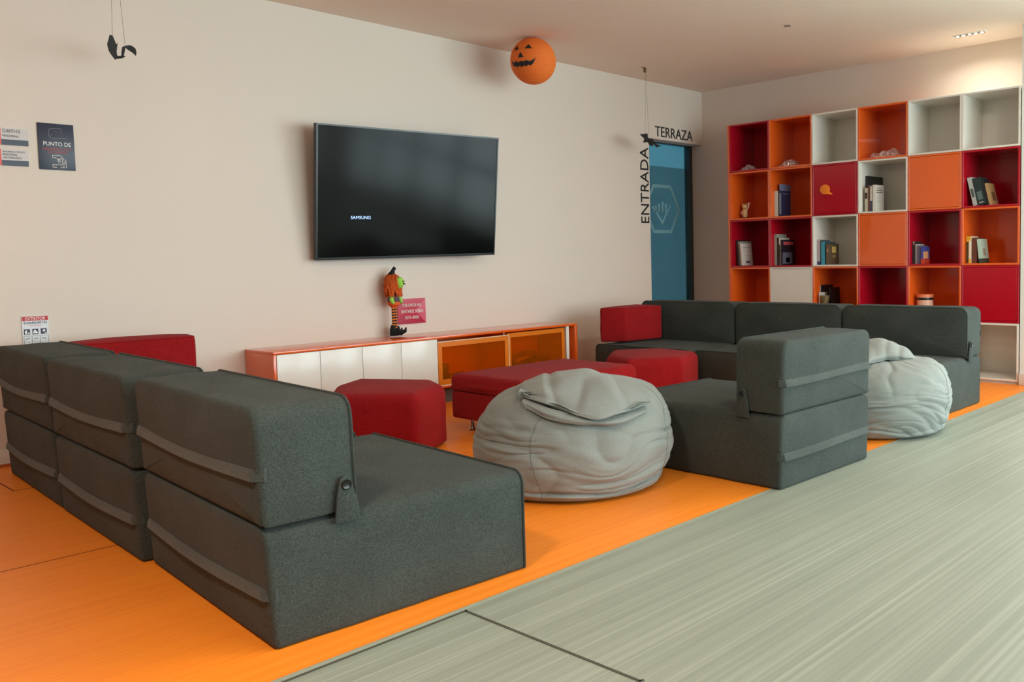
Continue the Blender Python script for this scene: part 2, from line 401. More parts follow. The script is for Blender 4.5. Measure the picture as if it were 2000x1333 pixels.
def sofa(label, loc, rz, Wd, D, back_d=0.245, h1=0.312, h2=0.618, tab=None, seed=0, lean=0.03, bands=True):
    t = thing('sofa_module', label, 'sofa', (loc[0], loc[1], 0), radians(rz), 'charcoal modular sofa units')
    def deform(vs, z_off, depth_full):
        out = []
        for (a, b, c) in vs:            # a = width, b = height, c = depth from the rear
            z = b; x = c
            l = -lean*(z/0.615)*max(0, 1-x/0.5)
            out.append((x+l, a, z))
        return out
    ol = outline([(0.004, 0.0), (Wd-0.004, 0.0), (Wd-0.004, h1), (0.004, h1)], [0.014, 0.014, 0.040, 0.040])
    vs, fs = prism(ol, 0, D, 0.015, 0.007, bulge=0.003, puff=(0.008, 0.014), seed=seed, wr=0.006, nz=16)
    vs = [(a, max(b, 0.001), c) for a, b, c in vs]
    # keep the seat top level under the backrest
    MB().add(deform(vs, 0, D), fs).build('seat', M_GREY, t, smooth=True)
    seat = [c for c in t.children][-1]
    g = h1+0.002
    ol2 = outline([(0.006, g), (Wd-0.006, g), (Wd-0.006, h2), (0.006, h2)], [0.008, 0.008, 0.048, 0.048])
    vs, fs = prism(ol2, 0, back_d, 0.018, 0.007, bulge=0.004, puff=(0.012, 0.014), seed=seed+5, wr=0.008)
    vs = [(a, max(b, g), c) for a, b, c in vs]
    MB().add(deform(vs, 0, back_d), fs).build('backrest', M_GREY, t, smooth=True)
    back = t.children[-1]
    for (oo, dd, par) in ((ol, D, seat), (ol2, back_d, back)):
        pts = [(x+nx*0.001, y+ny*0.001, dd-0.004) for (x, y, nx, ny, w_) in oo]
        pts = [(a, max(b, 0.006 if par is seat else g+0.004), c) for a, b, c in pts]
        MB().tube(deform(pts, 0, 0), 0.0042, 6, closed=True).build('piping', M_PIPE, par, smooth=True)
    if bands:
        for z, par in ((0.140, seat), (0.448, back)):
            bandmb(Wd-0.004, z, lambda q, z=z: -lean*(z/0.615)-0.001-0.010*sin(pi*q)).build('rear_strap', M_BAND, par, smooth=True).location.y = 0.002
    if tab:
        # strap that buttons the backrest to the seat on the near side (y=0 side) or far side
        s = -1 if tab == 'near' else 1
        y = -0.002 if tab == 'near' else Wd+0.002
        xc = back_d-0.045
        pr = [(xc-0.034, h1-0.022), (xc+0.036, h1-0.022), (xc+0.034, h1+0.02), (xc+0.016, h1+0.085), (xc+0.008, h1+0.099), (xc-0.006, h1+0.101), (xc-0.016, h1+0.094), (xc-0.026, h1+0.05)]
        tb = MB().poly(pr, y, y+s*0.008).build('fastening_tab', M_GREY, t, bevel=0.003)
        mb = MB(); M = Matrix.Translation((xc, y+s*0.008, h1+0.078)) @ Matrix.Rotation(radians(90 if s < 0 else -90), 4, 'X')
        mb.lathe([(0.0005, 0.0), (0.013, 0.0), (0.014, 0.003), (0.012, 0.006), (0.009, 0.0045), (0.0005, 0.0045)], 20, M)
        mb.build('button', mat('dark_button', (26, 24, 24), 0.2, metal=0.4), tb, smooth=True)['label'] = 'glossy dark round button'
    return t

sofa('charcoal sofa unit in the foreground, nearest the camera, buttoned tab on its near side', (-5.918, -3.105), -3.6, 0.972, 0.79, tab='near', seed=1)
sofa('middle charcoal sofa unit of the left row, behind the foreground one', (-5.880, -2.115), -2.3, 0.955, 0.78, seed=13)
sofa('farthest charcoal sofa unit of the left row, by the wall under the small signs', (-5.838, -1.140), -2.6, 0.925, 0.78, seed=27)
sofa('lone charcoal sofa unit with its back to the grey floor, between the two beanbags', (-3.128, -3.315), 88.5, 0.745, 0.92, back_d=0.225, tab='far', seed=33, lean=0.02)
sofa('charcoal sofa unit at the open right end of the row before the bookcase', (-1.300, -2.325), 180, 0.855, 0.745, back_d=0.24, tab='far', seed=41, lean=0.02)
sofa('middle charcoal sofa unit of the row before the bookcase', (-1.300, -1.440), 180, 0.875, 0.745, back_d=0.24, seed=55, lean=0.02)
sofa('charcoal sofa unit in the far corner under the small red armrest', (-1.300, -0.505), 180, 0.925, 0.775, back_d=0.24, seed=63, lean=0.02)

def redblock(name, label, cat, poly, z0, z1, r=0.03, seed=0, pipe=None, group=None):
    cx = sum(p[0] for p in poly)/len(poly); cy = sum(p[1] for p in poly)/len(poly)
    t = thing(name, label, cat, (cx, cy, z0), 0, group)
    ol = outline([(p[0]-cx, p[1]-cy) for p in poly], r)
    vs, fs = prism(ol, 0, z1-z0, 0.02, 0.022, bulge=0.006, puff=(0, 0.012), seed=seed, wr=0.006)
    MB().add(vs, fs).build('cushion', M_RED, t, smooth=True)
    pts = [(x-nx*0.006, y-ny*0.006, z1-z0-0.006) for (x, y, nx, ny, w_) in ol]
    MB().tube(pts, 0.005, 6, closed=True).build('piping', M_RED, t, smooth=True)
    return t
redblock('armrest_cushion', 'small red armrest block on the far corner sofa by the doorway', 'cushion',
         [(-2.070, -0.530), (-1.945, -0.705), (-1.562, -0.760), (-1.562, -0.530)], 0.326, 0.590, 0.02, 3)
redblock('armrest_cushion', 'long red bolster by the left wall on the farthest left sofa unit', 'cushion',
         [(-5.555, -0.43), (-5.02, -0.475), (-4.985, -0.27), (-5.55, -0.225)], 0.326, 0.612, 0.02, 9)

def pouf(label, poly, z1, seed):
    cx = sum(p[0] for p in poly)/len(poly); cy = sum(p[1] for p in poly)/len(poly)
    t = thing('pouf', label, 'pouf', (cx, cy, 0), 0, 'red angular poufs')
    ol = outline([(p[0]-cx, p[1]-cy) for p in poly], 0.05)
    vs, fs = prism(ol, 0.012, z1, 0.012, 0.055, bulge=0.004, puff=(0, 0.012), seed=seed, wr=0.006)
    MB().add(vs, fs).build('seat', M_RED, t, smooth=True)
    for k in range(3):
        a = 2.1*k+0.4; MB().box(0.2*cos(a)-0.02, 0.2*cos(a)+0.02, 0.2*sin(a)-0.02, 0.2*sin(a)+0.02, 0, 0.014).build('foot', M_BLK, t)
    return t
def hexa(cx, cy, R, ph, sk={}):
    return [(cx+(R*sk.get(k, 1))*cos(radians(ph+60*k)), cy+(R*sk.get(k, 1))*sin(radians(ph+60*k))) for k in range(6)]
pouf('red angular pouf behind the foreground sofa, before the white cupboard doors', [(-4.436, -1.575), (-4.118, -1.375), (-4.035, -1.165), (-4.262, -0.745), (-4.50, -0.91), (-4.715, -1.22)], 0.325, 2)
pouf('red angular pouf tucked between the long bench and the far grey sofas', hexa(-2.44, -1.33, 0.375, -98, {4: 0.72}), 0.325, 8)

# long red bench on chrome feet
t = thing('bench', 'long red upholstered bench on chrome feet between poufs', 'bench', (-3.395, -1.375, 0))
ol = outline([(-0.465, -0.325), (0.465, -0.325), (0.465, 0.325), (-0.465, 0.325)], 0.05)
vs, fs = prism(ol, 0.07, 0.225, 0.012, 0.012, bulge=0.003, seed=4, wr=0.003)
MB().add(vs, fs).build('base', M_RED, t, smooth=True)
ol = outline([(-0.468, -0.328), (0.468, -0.328), (0.468, 0.328), (-0.468, 0.328)], 0.05)
vs, fs = prism(ol, 0.227, 0.325, 0.018, 0.045, bulge=0.008, puff=(0, 0.012), seed=6, wr=0.008)
MB().add(vs, fs).build('seat', M_RED, t, smooth=True)
legmesh = None
for sx in (-1, 1):
    for sy in (-1, 1):
        lx = 0.405*sx; ly = 0.19 if sy > 0 else -0.25
        mb = MB().lathe([(0.0005, 0), (0.024, 0), (0.025, 0.004), (0.012, 0.009), (0.0105, 0.012), (0.0105, 0.074), (0.0005, 0.074)], 18, Matrix.Translation((lx, ly, 0)))
        mb.build('leg', M_CHROME, t, smooth=True)['label'] = 'chrome foot'

# ------------------------------------------------------------------ beanbags
def interp(tab, t):
    for (a, va), (b, vb) in zip(tab[:-1], tab[1:]):
        if t <= b:
            u = (t-a)/(b-a); u = u*u*(3-2*u)*0.35+u*0.65
            return va+(vb-va)*u
    return tab[-1][1]
def ridged(p): return 1-2*abs(noise.noise(p))
PROF = [(0.0, 0.0), (0.08, 0.60), (0.13, 0.84), (0.20, 0.93), (0.30, 0.985), (0.42, 0.993), (0.54, 0.95), (0.64, 0.885), (0.73, 0.79), (0.82, 0.63), (0.91, 0.37), (1, 0)]
HZ = [(0.0, 0.0), (0.08, 0.0), (0.13, 0.03), (0.20, 0.13), (0.30, 0.28), (0.42, 0.45), (0.54, 0.62), (0.64, 0.75), (0.73, 0.855), (0.82, 0.935), (0.91, 0.985), (1, 1.0)]
def smooth_tab(tab, t):
    n = len(tab)
    for i in range(n-1):
        if t <= tab[i+1][0]:
            a, b = tab[i], tab[i+1]; u = (t-a[0])/(b[0]-a[0])
            m0 = (b[1]-tab[max(0, i-1)][1])/(b[0]-tab[max(0, i-1)][0])*(b[0]-a[0])
            c = tab[min(n-1, i+2)]; m1 = (c[1]-a[1])/(c[0]-a[0])*(b[0]-a[0])
            return (2*u**3-3*u**2+1)*a[1]+(u**3-2*u**2+u)*m0+(-2*u**3+3*u**2)*b[1]+(u**3-u**2)*m1
    return tab[-1][1]
def beanbag(label, loc, rz, R, Hh, lobes, wr, seed, tilt=(0, 0), shift=0.03):
    t = thing('beanbag', label, 'beanbag', (loc[0], loc[1], 0), radians(rz), 'pale grey beanbags')
    NA, NB = 300, 190; vs = []; fs = []
    def fold(q, k=1.0):
        n = noise.noise(q); return max(0, 1-abs(n)*4.2*k)**1.5
    def P(ph, s, wrk=1.0):
        r = smooth_tab(PROF, s)*R; z = smooth_tab(HZ, s)*Hh
        r *= 1+sum(a*cos(k*ph+p0) for k, a, p0 in lobes)*min(1, s*4)
        z *= 1+(tilt[0]*cos(ph-tilt[1]))*max(0, (s-0.35))*smooth_tab(PROF, s)
        d = Vector((cos(ph), sin(ph), 0)); zz = z/Hh
        w1 = noise.noise(Vector((cos(ph)*1.2, sin(ph)*1.2, zz*2+seed)))
        # long horizontal creases low down
        qa = Vector((cos(ph)*0.8+seed, sin(ph)*0.8, zz*5.2+1.5*w1+0.5*sin(ph+seed)))
        qb = Vector((cos(ph)*1.5+seed*2, sin(ph)*1.5, zz*10+2.4*w1))
        # creases that run towards the gathered top
        qc = Vector((cos(ph)*2.2+seed*3+zz*1.8, sin(ph)*2.2+zz*1.3, zz*2.6+seed))
        low = max(0, min(1, (0.80-zz)/0.30))*min(1, zz/0.08)
        hi = max(0, min(1, (zz-0.45)/0.3))*min(1, (1-s)*5)
        dis = wr*wrk*(-0.55*low*fold(qa)-0.32*low*fold(qb, 0.8)-0.45*hi*fold(qc)+0.5*w1+0.35*noise.noise(qc*1.7)*hi+0.22*noise.noise(qb*1.8))
        rad = smooth_tab(PROF, s)
        n = (d*max(0.1, (1-zz*0.75)*rad)+Vector((0, 0, max(0, zz-0.45)*1.6))).normalized()
        zl = 0.050+0.010*sin(ph*3+seed)+0.006*sin(ph*7)
        cr = -0.014*math.exp(-((z-zl)/0.0055)**2)*(s > 0.1)*(0.55+0.45*sin(ph*2+seed*1.7))+0.006*math.exp(-((z-zl+0.014)/0.010)**2)*(s > 0.1)
        p = d*(r+cr)+Vector((shift*zz*zz, 0, z))+n*dis
        p.z = max(p.z, 0.0005)
        return p
    for j in range(NB+1):
        for i in range(NA):
            vs.append(tuple(P(2*pi*i/NA, j/NB)))
    for j in range(NB):
        for i in range(NA):
            fs.append((j*NA+i, j*NA+(i+1) % NA, (j+1)*NA+(i+1) % NA, (j+1)*NA+i))
    MB().add(vs, fs).build('bag', M_BEAN, t, smooth=True)
    for k in range(4):
        ph = radians(-112+90*k); pts = []
        for j in range(26, 150):
            s = j/NB; a = ph+0.05*sin(j*0.05+k); p = P(a, s); pts.append(tuple(p+Vector((cos(a), sin(a), 0.2))*0.0003))
        MB().tube(pts, 0.0011, 5).build('seam', mat('seam_thread', (92, 96, 94), 0.9), t, smooth=True)
    # point of the skin seen from the front (local -y) or from above
    def front(x, z, off=0.0):
        s = min((k/200 for k in range(30, 200)), key=lambda q: abs(smooth_tab(HZ, q)*Hh-z))
        r = smooth_tab(PROF, s)*R+off
        xs_ = x-shift*(z/Hh)**2
        return (x, -math.sqrt(max(r*r-xs_*xs_, 1e-4)), z)
    def top(x, y, off=0.0):
        rr = min(math.hypot(x-shift*0.85, y), R*0.97)
        s = min((k/200 for k in range(84, 201)), key=lambda q: abs(smooth_tab(PROF, q)*R-rr))
        return (x, y, smooth_tab(HZ, s)*Hh+off)
    return t, front, top

# sheet helper: grid of 3D control rows, smoothed, given thickness
def sheet(rows, sub, thick, name, m, parent, wr=0.004, seed=0, sc=9):
    nu, nv = len(rows[0]), len(rows)
    def cr(a, b, c, d_, t): return 0.5*((2*b)+(-a+c)*t+(2*a-5*b+4*c-d_)*t*t+(-a+3*b-3*c+d_)*t**3)
    def sample(line, t):
        n = len(line)-1; x = t*n; i = min(int(x), n-1); u = x-i
        g = lambda k: line[max(0, min(n, k))]
        return cr(g(i-1), g(i), g(i+1), g(i+2), u)
    R_ = [[Vector(p) for p in r] for r in rows]
    NU, NV = sub; vs = []; fs = []
    for j in range(NV+1):
        for i in range(NU+1):
            vs.append(sample([sample(r, i/NU) for r in R_], j/NV))
    g = lambda i, j: vs[max(0, min(NV, j))*(NU+1)+max(0, min(NU, i))]
    out = []
    for j in range(NV+1):
        for i in range(NU+1):
            n = (g(i, j+1)-g(i, j-1)).cross(g(i+1, j)-g(i-1, j)).normalized()
            p = g(i, j)
            f1 = max(0, 1-abs(noise.noise(Vector((i/NU*3.3+seed, j/NV*1.1+i/NU, seed))))*4)**1.5
            d_ = wr*(-f1+0.7*noise.noise(p*sc+Vector((seed, 0, 0))))
            out.append((p+n*d_, n))
    L0 = len(out); V = [tuple(p) for p, n in out]+[tuple(p-n*thick) for p, n in out]
    q = lambda i, j: j*(NU+1)+i
    for j in range(NV):
        for i in range(NU):
            fs.append((q(i, j), q(i+1, j), q(i+1, j+1), q(i, j+1)))
            fs.append((L0+q(i, j), L0+q(i, j+1), L0+q(i+1, j+1), L0+q(i+1, j)))
    bd = [q(i, 0) for i in range(NU)]+[q(NU, j) for j in range(NV)]+[q(i, NV) for i in range(NU, 0, -1)]+[q(0, j) for j in range(NV, 0, -1)]
    for a, b in zip(bd, bd[1:]+bd[:1]): fs.append((a, L0+a, L0+b, b))
    return MB().add(V, fs).build(name, m, parent, smooth=True)

# beanbag frames: local +x points right as seen from the open side of the room, local -y towards that side
b1, fr, tp = beanbag('pale grey beanbag on the orange floor right of the foreground sofa', (-4.285, -2.50), -44, 0.427, 0.458,
             [(2, 0.02, 0.3), (3, 0.012, 1.0)], 0.020, 2.3, tilt=(0.06, 0.3))
rows = [
 [fr(-0.19, 0.415, 0.012), fr(-0.10, 0.39, 0.012), fr(0.0, 0.37, 0.012), fr(0.10, 0.355, 0.012), fr(0.20, 0.35, 0.012), fr(0.30, 0.365, 0.012)],
 [fr(-0.195, 0.405, 0.026), fr(-0.11, 0.375, 0.028), fr(0.0, 0.350, 0.026), fr(0.10, 0.335, 0.028), fr(0.20, 0.330, 0.028), fr(0.31, 0.352, 0.022)],
 [fr(-0.18, 0.385, 0.014), fr(-0.10, 0.352, 0.012), fr(0.0, 0.332, 0.012), fr(0.10, 0.322, 0.012), fr(0.20, 0.318, 0.012), fr(0.30, 0.34, 0.012)],
]
sheet(rows, (60, 16), 0.010, 'collar_hem', M_BEAN, b1, wr=0.003, seed=9)
rows = [
 [tp(-0.20, 0.10, 0.0), tp(-0.11, 0.14, 0.005), tp(0.0, 0.16, 0.012), tp(0.11, 0.14, 0.005), tp(0.24, 0.08, 0.0)],
 [tp(-0.22, 0.0, 0.006), tp(-0.11, 0.02, 0.022), tp(0.01, 0.03, 0.032), tp(0.13, 0.02, 0.03), tp(0.27, -0.02, 0.012)],
 [tp(-0.225, -0.12, 0.010), tp(-0.11, -0.13, 0.026), tp(0.02, -0.14, 0.036), tp(0.15, -0.14, 0.036), tp(0.275, -0.14, 0.030)],
 [tp(-0.21, -0.215, 0.014), tp(-0.10, -0.26, 0.026), tp(0.04, -0.30, 0.020), tp(0.16, -0.28, 0.034), tp(0.285, -0.22, 0.044)],
 [fr(-0.205, 0.428, 0.030), fr(-0.09, 0.418, 0.034), fr(0.06, 0.378, 0.052), fr(0.18, 0.378, 0.056), fr(0.318, 0.392, 0.056)],
 [fr(-0.200, 0.420, 0.026), fr(-0.09, 0.402, 0.034), fr(0.07, 0.352, 0.050), fr(0.18, 0.360, 0.052), fr(0.325, 0.376, 0.050)],
 [fr(-0.190, 0.420, 0.014), fr(-0.09, 0.400, 0.018), fr(0.075, 0.354, 0.034), fr(0.18, 0.362, 0.036), fr(0.31, 0.378, 0.034)],
]
sheet(rows, (76, 60), 0.010, 'folded_collar', M_BEAN, b1, wr=0.010, seed=4)
pts = [fr(-0.19, 0.438, 0.037), fr(-0.09, 0.428, 0.040), fr(0.02, 0.405, 0.048), fr(0.09, 0.395, 0.056), fr(0.17, 0.402, 0.058), fr(0.28, 0.43, 0.056)]
b2, fr, tp = beanbag('pale grey beanbag on the floor edge at the right behind the lone sofa', (-2.455, -3.00), -63, 0.405, 0.400,
             [(2, 0.02, 1.1), (3, 0.012, 0.2)], 0.017, 7.1, tilt=(0.10, 0.2), shift=0.05)
rows = [
 [tp(-0.30, 0.10, 0.0), tp(-0.17, 0.15, 0.03), tp(-0.03, 0.14, 0.06), tp(0.07, 0.11, 0.06), tp(0.15, 0.06, 0.04), tp(0.20, 0.02, 0.012)],
 [tp(-0.32, 0.0, 0.01), tp(-0.19, 0.04, 0.06), tp(-0.03, 0.05, 0.095), tp(0.08, 0.03, 0.098), tp(0.17, 0.0, 0.065), tp(0.225, -0.02, 0.02)],
 [tp(-0.32, -0.10, 0.0), tp(-0.19, -0.08, 0.04), tp(-0.03, -0.07, 0.075), tp(0.08, -0.07, 0.078), tp(0.17, -0.07, 0.05), tp(0.225, -0.06, 0.018)],
 [tp(-0.30, -0.25, 0.0), tp(-0.18, -0.27, 0.024), tp(-0.03, -0.23, 0.034), tp(0.08, -0.15, 0.034), tp(0.16, -0.12, 0.026), tp(0.215, -0.085, 0.012)],
 [tp(-0.29, -0.265, -0.02), tp(-0.17, -0.285, -0.005), tp(-0.03, -0.235, 0.0), tp(0.07, -0.14, 0.0), tp(0.15, -0.11, 0.0), tp(0.20, -0.08, -0.005)],
]
sheet(rows, (64, 40), 0.010, 'folded_collar', M_BEAN, b2, wr=0.008, seed=14)
rows = [
 [tp(0.12, 0.10, 0.0), tp(0.22, 0.09, 0.012), tp(0.31, 0.06, 0.010), tp(0.37, 0.02, -0.01)],
 [tp(0.13, -0.03, 0.016), tp(0.23, -0.03, 0.018), tp(0.32, -0.03, 0.034), tp(0.395, -0.04, 0.020)],
 [tp(0.12, -0.10, 0.008), tp(0.22, -0.11, 0.006), tp(0.31, -0.12, 0.012), tp(0.385, -0.10, -0.01)],
 [tp(0.12, -0.12, -0.01), tp(0.21, -0.13, -0.012), tp(0.30, -0.15, -0.008), tp(0.36, -0.12, -0.03)],
]
sheet(rows, (36, 24), 0.010, 'collar_corner', M_BEAN, b2, wr=0.006, seed=21)

# ------------------------------------------------------------------ media console
t = thing('media_console', 'long low orange media console with white cupboard doors under the television', 'cabinet', (-3.34, -0.18, 0))
X0, X1, Y0, Y1, Z0, Z1 = -1.215, 1.215, -0.18, 0.175, 0.122, 0.472
th = 0.016
mb = MB().box(X0, X1, Y0, Y1, Z1-th, Z1).box(X0, X1, Y0, Y1, Z0, Z0+th).box(X0, X0+th, Y0, Y1, Z0+th, Z1-th).box(X1-th*1.5, X1, Y0, Y1, Z0+th, Z1-th)
mb.box(X0+th, X1-th*1.5, Y1-0.012, Y1, Z0+th, Z1-th).box(-0.100, -0.084, Y0+0.03, Y1-0.012, Z0+th, Z1-th).box(0.51, 0.522, Y0+0.04, Y1-0.012, Z0+th, Z1-th)
mb.build('carcass', M_OR, t, bevel=0.0015)
MB().box(X0+0.12, X1-0.12, -0.05, 0.10, 0.0, Z0).build('plinth', mat('grey_plinth', (96, 92, 86), 0.6), t)
xs = [-1.197, -0.930, -0.650, -0.372, -0.092]
for a, b in zip(xs[:-1], xs[1:]):
    MB().box(a+0.0015, b-0.0015, Y0-0.001, Y0+0.016, Z0+0.004, Z1-th-0.002).build('door', M_WH, t, bevel=0.001)['label'] = 'white handleless cupboard door'
M_AMB = glassmat('amber_acrylic', (255, 214, 110), gl=0.10, diff=0.14, dcol=(236, 130, 16))
M_AMBF = mat('amber_frame', (214, 116, 24), 0.25)
for k, (a, b, yy) in enumerate(((-0.086, 0.522, Y0+0.004), (0.53, 1.10, Y0+0.022))):
    zb, zt = Z0+th+0.006, Z1-th-(0.026 if k == 0 else 0.012)
    dr = MB().box(a+0.03, b-0.03, yy+0.004, yy+0.008, zb+0.03, zt-0.03).build('sliding_door', M_AMB, t)
    dr['label'] = 'amber see-through sliding door'
    MB().box(a, b, yy, yy+0.012, zt-0.032, zt).box(a, b, yy, yy+0.012, zb, zb+0.032).box(a, a+0.032, yy, yy+0.012, zb+0.032, zt-0.032).box(b-0.032, b, yy, yy+0.012, zb+0.032, zt-0.032).build('door_frame', M_AMBF, dr)
MB().box(-0.086, 0.528, Y0+0.001, Y0+0.016, Z1-th-0.025, Z1-th-0.020).box(0.523, 0.529, Y0+0.001, Y0+0.016, Z0+th, Z1-th-0.021).box(-0.086, 0.523, Y0+0.001, Y0+0.016, Z0+th-0.001, Z0+th+0.005).build('sliding_track', mat('pale_track', (232, 206, 168), 0.4), t)
MB().box(1.115, 1.145, Y0+0.02, Y1-0.02, Z0+th, Z1-th).build('side_liner', M_WH, t)
# devices inside
t = thing('router', 'small black box with a plug lead behind the left amber door', 'device', (-3.225, -0.12, 0.139))
MB().box(-0.03, 0.02, -0.05, 0.05, 0, 0.115).box(0.02, 0.17, -0.06, 0.06, 0, 0.035).build('case', M_BLK, t, bevel=0.004)
MB().tube([(0.0, 0.0, 0.11), (0.03, 0.05, 0.16), (0.06, 0.10, 0.20), (0.085, 0.13, 0.16), (0.07, 0.10, 0.09), (0.05, 0.05, 0.035)], 0.003, 6).tube([(0.10, 0, 0.035), (0.17, -0.02, 0.045), (0.22, 0.02, 0.012), (0.30, -0.03, 0.008), (0.36, 0.02, 0.006)], 0.004, 6).build('cable', M_BLK, t, smooth=True)
MB().box(-0.015, 0.04, 0.09, 0.13, 0.195, 0.22).build('plug', M_BLK, t, bevel=0.003)
t = thing('game_case', 'tilted dark case with pale lettering behind the right amber door', 'case', (-2.455, -0.08, 0.139))
M = Matrix.Rotation(radians(-12), 4, 'Y')
MB().box(-0.20, 0.18, -0.05, 0.10, 0.02, 0.06, M).build('case', mat('dark_brown_case', (40, 16, 12), 0.3), t, bevel=0.004)
MB().box(-0.10, 0.14, -0.04, 0.09, 0.062, 0.10, M).box(-0.05, 0.22, -0.07, 0.0, 0.11, 0.125, Matrix.Rotation(radians(14), 4, 'Y')).build('lid', mat('brown_lid', (120, 54, 24), 0.3), t, bevel=0.004)
MR = Matrix.Rotation(radians(-12), 4, 'Y')
mb = MB()
for k in range(7): mb.box(-0.07+0.022*k, -0.058+0.022*k, -0.0415, -0.040, 0.074, 0.090, MR)
mb.build('print_marks', mat('tan_print', (210, 150, 90), 0.5), t)
mb = MB()
for k in range(7):
    pts = [(-0.24+0.08*i+random.uniform(-.02, .02), random.uniform(-0.04, 0.035), 0.006+random.random()*0.04) for i in range(7)]
    mb.tube(pts, 0.004, 6)
t2 = tag(mb.build('cable_bundle', M_BLK, None, smooth=True), 'tangle of black cables lying behind the right amber door', 'cable')
t2.location = (-2.50, -0.215, 0.139)

# doll
t = thing('witch_doll', 'Halloween witch doll with orange yarn hair standing on the console', 'doll', (-3.575, -0.085, 0.479), radians(20))
M_ORG = mat('orange_yarn', (196, 84, 22), 0.9, var=0.25, vscale=60, bump=0.5, bscale=150)
M_LIME = mat('lime_felt', (150, 206, 74), 0.8)
M_PUR = mat('striped_purple', (92, 72, 84), 0.9, var=0.5, vscale=70)
for sx in (-0.010, 0.014):
    lg = MB(); n = 16
    for k in range(n):
        z = 0.05+0.15*k/n
        lg.lathe([(0.0095, z), (0.0105, z+0.0047), (0.0095, z+0.0094)], 12, Matrix.Translation((sx, 0, 0)), mi=k % 2)
    lg.build('leg', [mat('orange_stripe', (226, 120, 40), 0.8), M_BLACK], t, smooth=True)['label'] = 'orange and black striped leg'
for sx, hh in ((-0.015, 0.072), (0.030, 0.062)):
    mb = MB().tube([(sx, 0.012, 0.018), (sx, -0.03, 0.019), (sx+0.008, -0.058, 0.030), (sx+0.012, -0.062, 0.054)], [0.018, 0.019, 0.012, 0.004], 12)
    mb.tube([(sx, 0.004, 0.0), (sx, 0.003, 0.04), (sx, 0.0, hh)], [0.021, 0.020, 0.014], 14)
    mb.build('boot', mat('black_felt', (16, 22, 22), 0.9), t, smooth=True)
MB().tube([(0, 0, 0.188), (0, 0, 0.212), (0, 0, 0.235)], [0.016, 0.042, 0.038], 16).build('shorts', mat('orange_felt', (222, 92, 28), 0.85), t, smooth=True)
MB().tube([(0, 0, 0.228), (0, 0, 0.25), (0, 0, 0.275), (0, 0, 0.29)], [0.042, 0.038, 0.032, 0.016], 16).build('blouse', M_PUR, t, smooth=True)
for sg in (-1, 1):
    MB().tube([(sg*0.034, -0.01, 0.268), (sg*0.049, -0.02, 0.24), (sg*0.040, -0.03, 0.218)], [0.012, 0.014, 0.010], 10).build('sleeve', M_LIME, t, smooth=True)
MB().lathe([(0.0005, -0.042), (0.020, -0.035), (0.034, -0.012), (0.036, 0.008), (0.026, 0.032), (0.0005, 0.042)], 18, Matrix.Translation((0.022, -0.030, 0.355))).build('face', M_LIME, t, smooth=True)
MB().box(0.014, 0.020, -0.068, -0.062, 0.362, 0.369).box(0.032, 0.038, -0.067, -0.060, 0.362, 0.369).tube([(0.026, -0.06, 0.355), (0.027, -0.080, 0.344)], [0.006, 0.002], 8).build('facial_features', M_BLK, t)
mb = MB(); rnd = random.Random(3)
for k in range(170):
    a = rnd.uniform(0, 2*pi); e = rnd.uniform(-1.0, 1.0)
    if sin(a) < -0.70 and -0.2 < cos(a) < 0.75 and e > -0.5: continue
    base = Vector((cos(a)*0.03, sin(a)*0.028, 0.375+0.040*e))
    out = Vector((cos(a)*0.052+rnd.uniform(-.008, .008), sin(a)*0.046, 0.352+0.050*e-rnd.random()*0.02))
    end = Vector((cos(a)*0.058+rnd.uniform(-.012, .012), sin(a)*0.050, max(0.262, out.z-0.03-rnd.random()*0.03)))
    mb.tube([base, out, (out+end)/2+Vector((rnd.uniform(-.008, .008), rnd.uniform(-.006, .006), 0)), end], [0.006, 0.0072, 0.0062, 0.0025], 6)
mb.tube([(-0.004, 0.008, 0.285), (-0.004, 0.008, 0.35), (-0.002, 0.008, 0.40), (0, 0.006, 0.425)], [0.040, 0.050, 0.042, 0.016], 16)
mb.build('hair', M_ORG, t, smooth=True)
MB().tube([(-0.012, 0, 0.405), (-0.004, 0, 0.424), (0.008, 0, 0.444), (0.020, 0, 0.456), (0.026, 0, 0.452), (0.027, 0, 0.440)], [0.030, 0.017, 0.011, 0.010, 0.008, 0.004], 14).build('hat', mat('black_felt', (16, 22, 22)), t, smooth=True)

# red acrylic sign
t = thing('sign', 'red acrylic sign with white Spanish lettering on the wall beside the doll', 'sign', (-3.382, -0.004, 0.632), 0)
x0, x1, z0, z1 = -0.113, 0.113, -0.088, 0.087
M_SR = mat('red_acrylic', (186, 30, 58), 0.15); M_SP = mat('pink_facet', (206, 92, 112), 0.15); M_SM = mat('rose_facet', (170, 40, 66), 0.15)
MB().box(x0, x1, -0.003, 0.004, z0, z1).build('board', M_SR, t)
mb = MB()
mb.poly([(x1, z0), (x1, z1), (0.03, 0.0)], -0.0042, -0.003, mi=0).poly([(x0, z0), (0.025, z0), (-0.04, -0.035), (x0+0.02, -0.03)], -0.0042, -0.003, mi=1).poly([(0.03, z0), (x1-0.01, z0), (0.03, -0.01)], -0.0045, -0.003, mi=1)
mb.build('facet', [M_SP, M_SM], t)
for s, a, b, c, d_ in (('POR FAVOR NO', -0.075, 0.078, 0.030, 0.052), ('SENTARSE SOBRE', -0.088, 0.092, -0.012, 0.010), ('ESTA ÁREA', -0.055, 0.055, -0.054, -0.028)):
    text('lettering', s, a, b, c, d_, M_WTXT, t, depth=0.0015, M=Matrix.Translation((0, -0.0046, 0)))
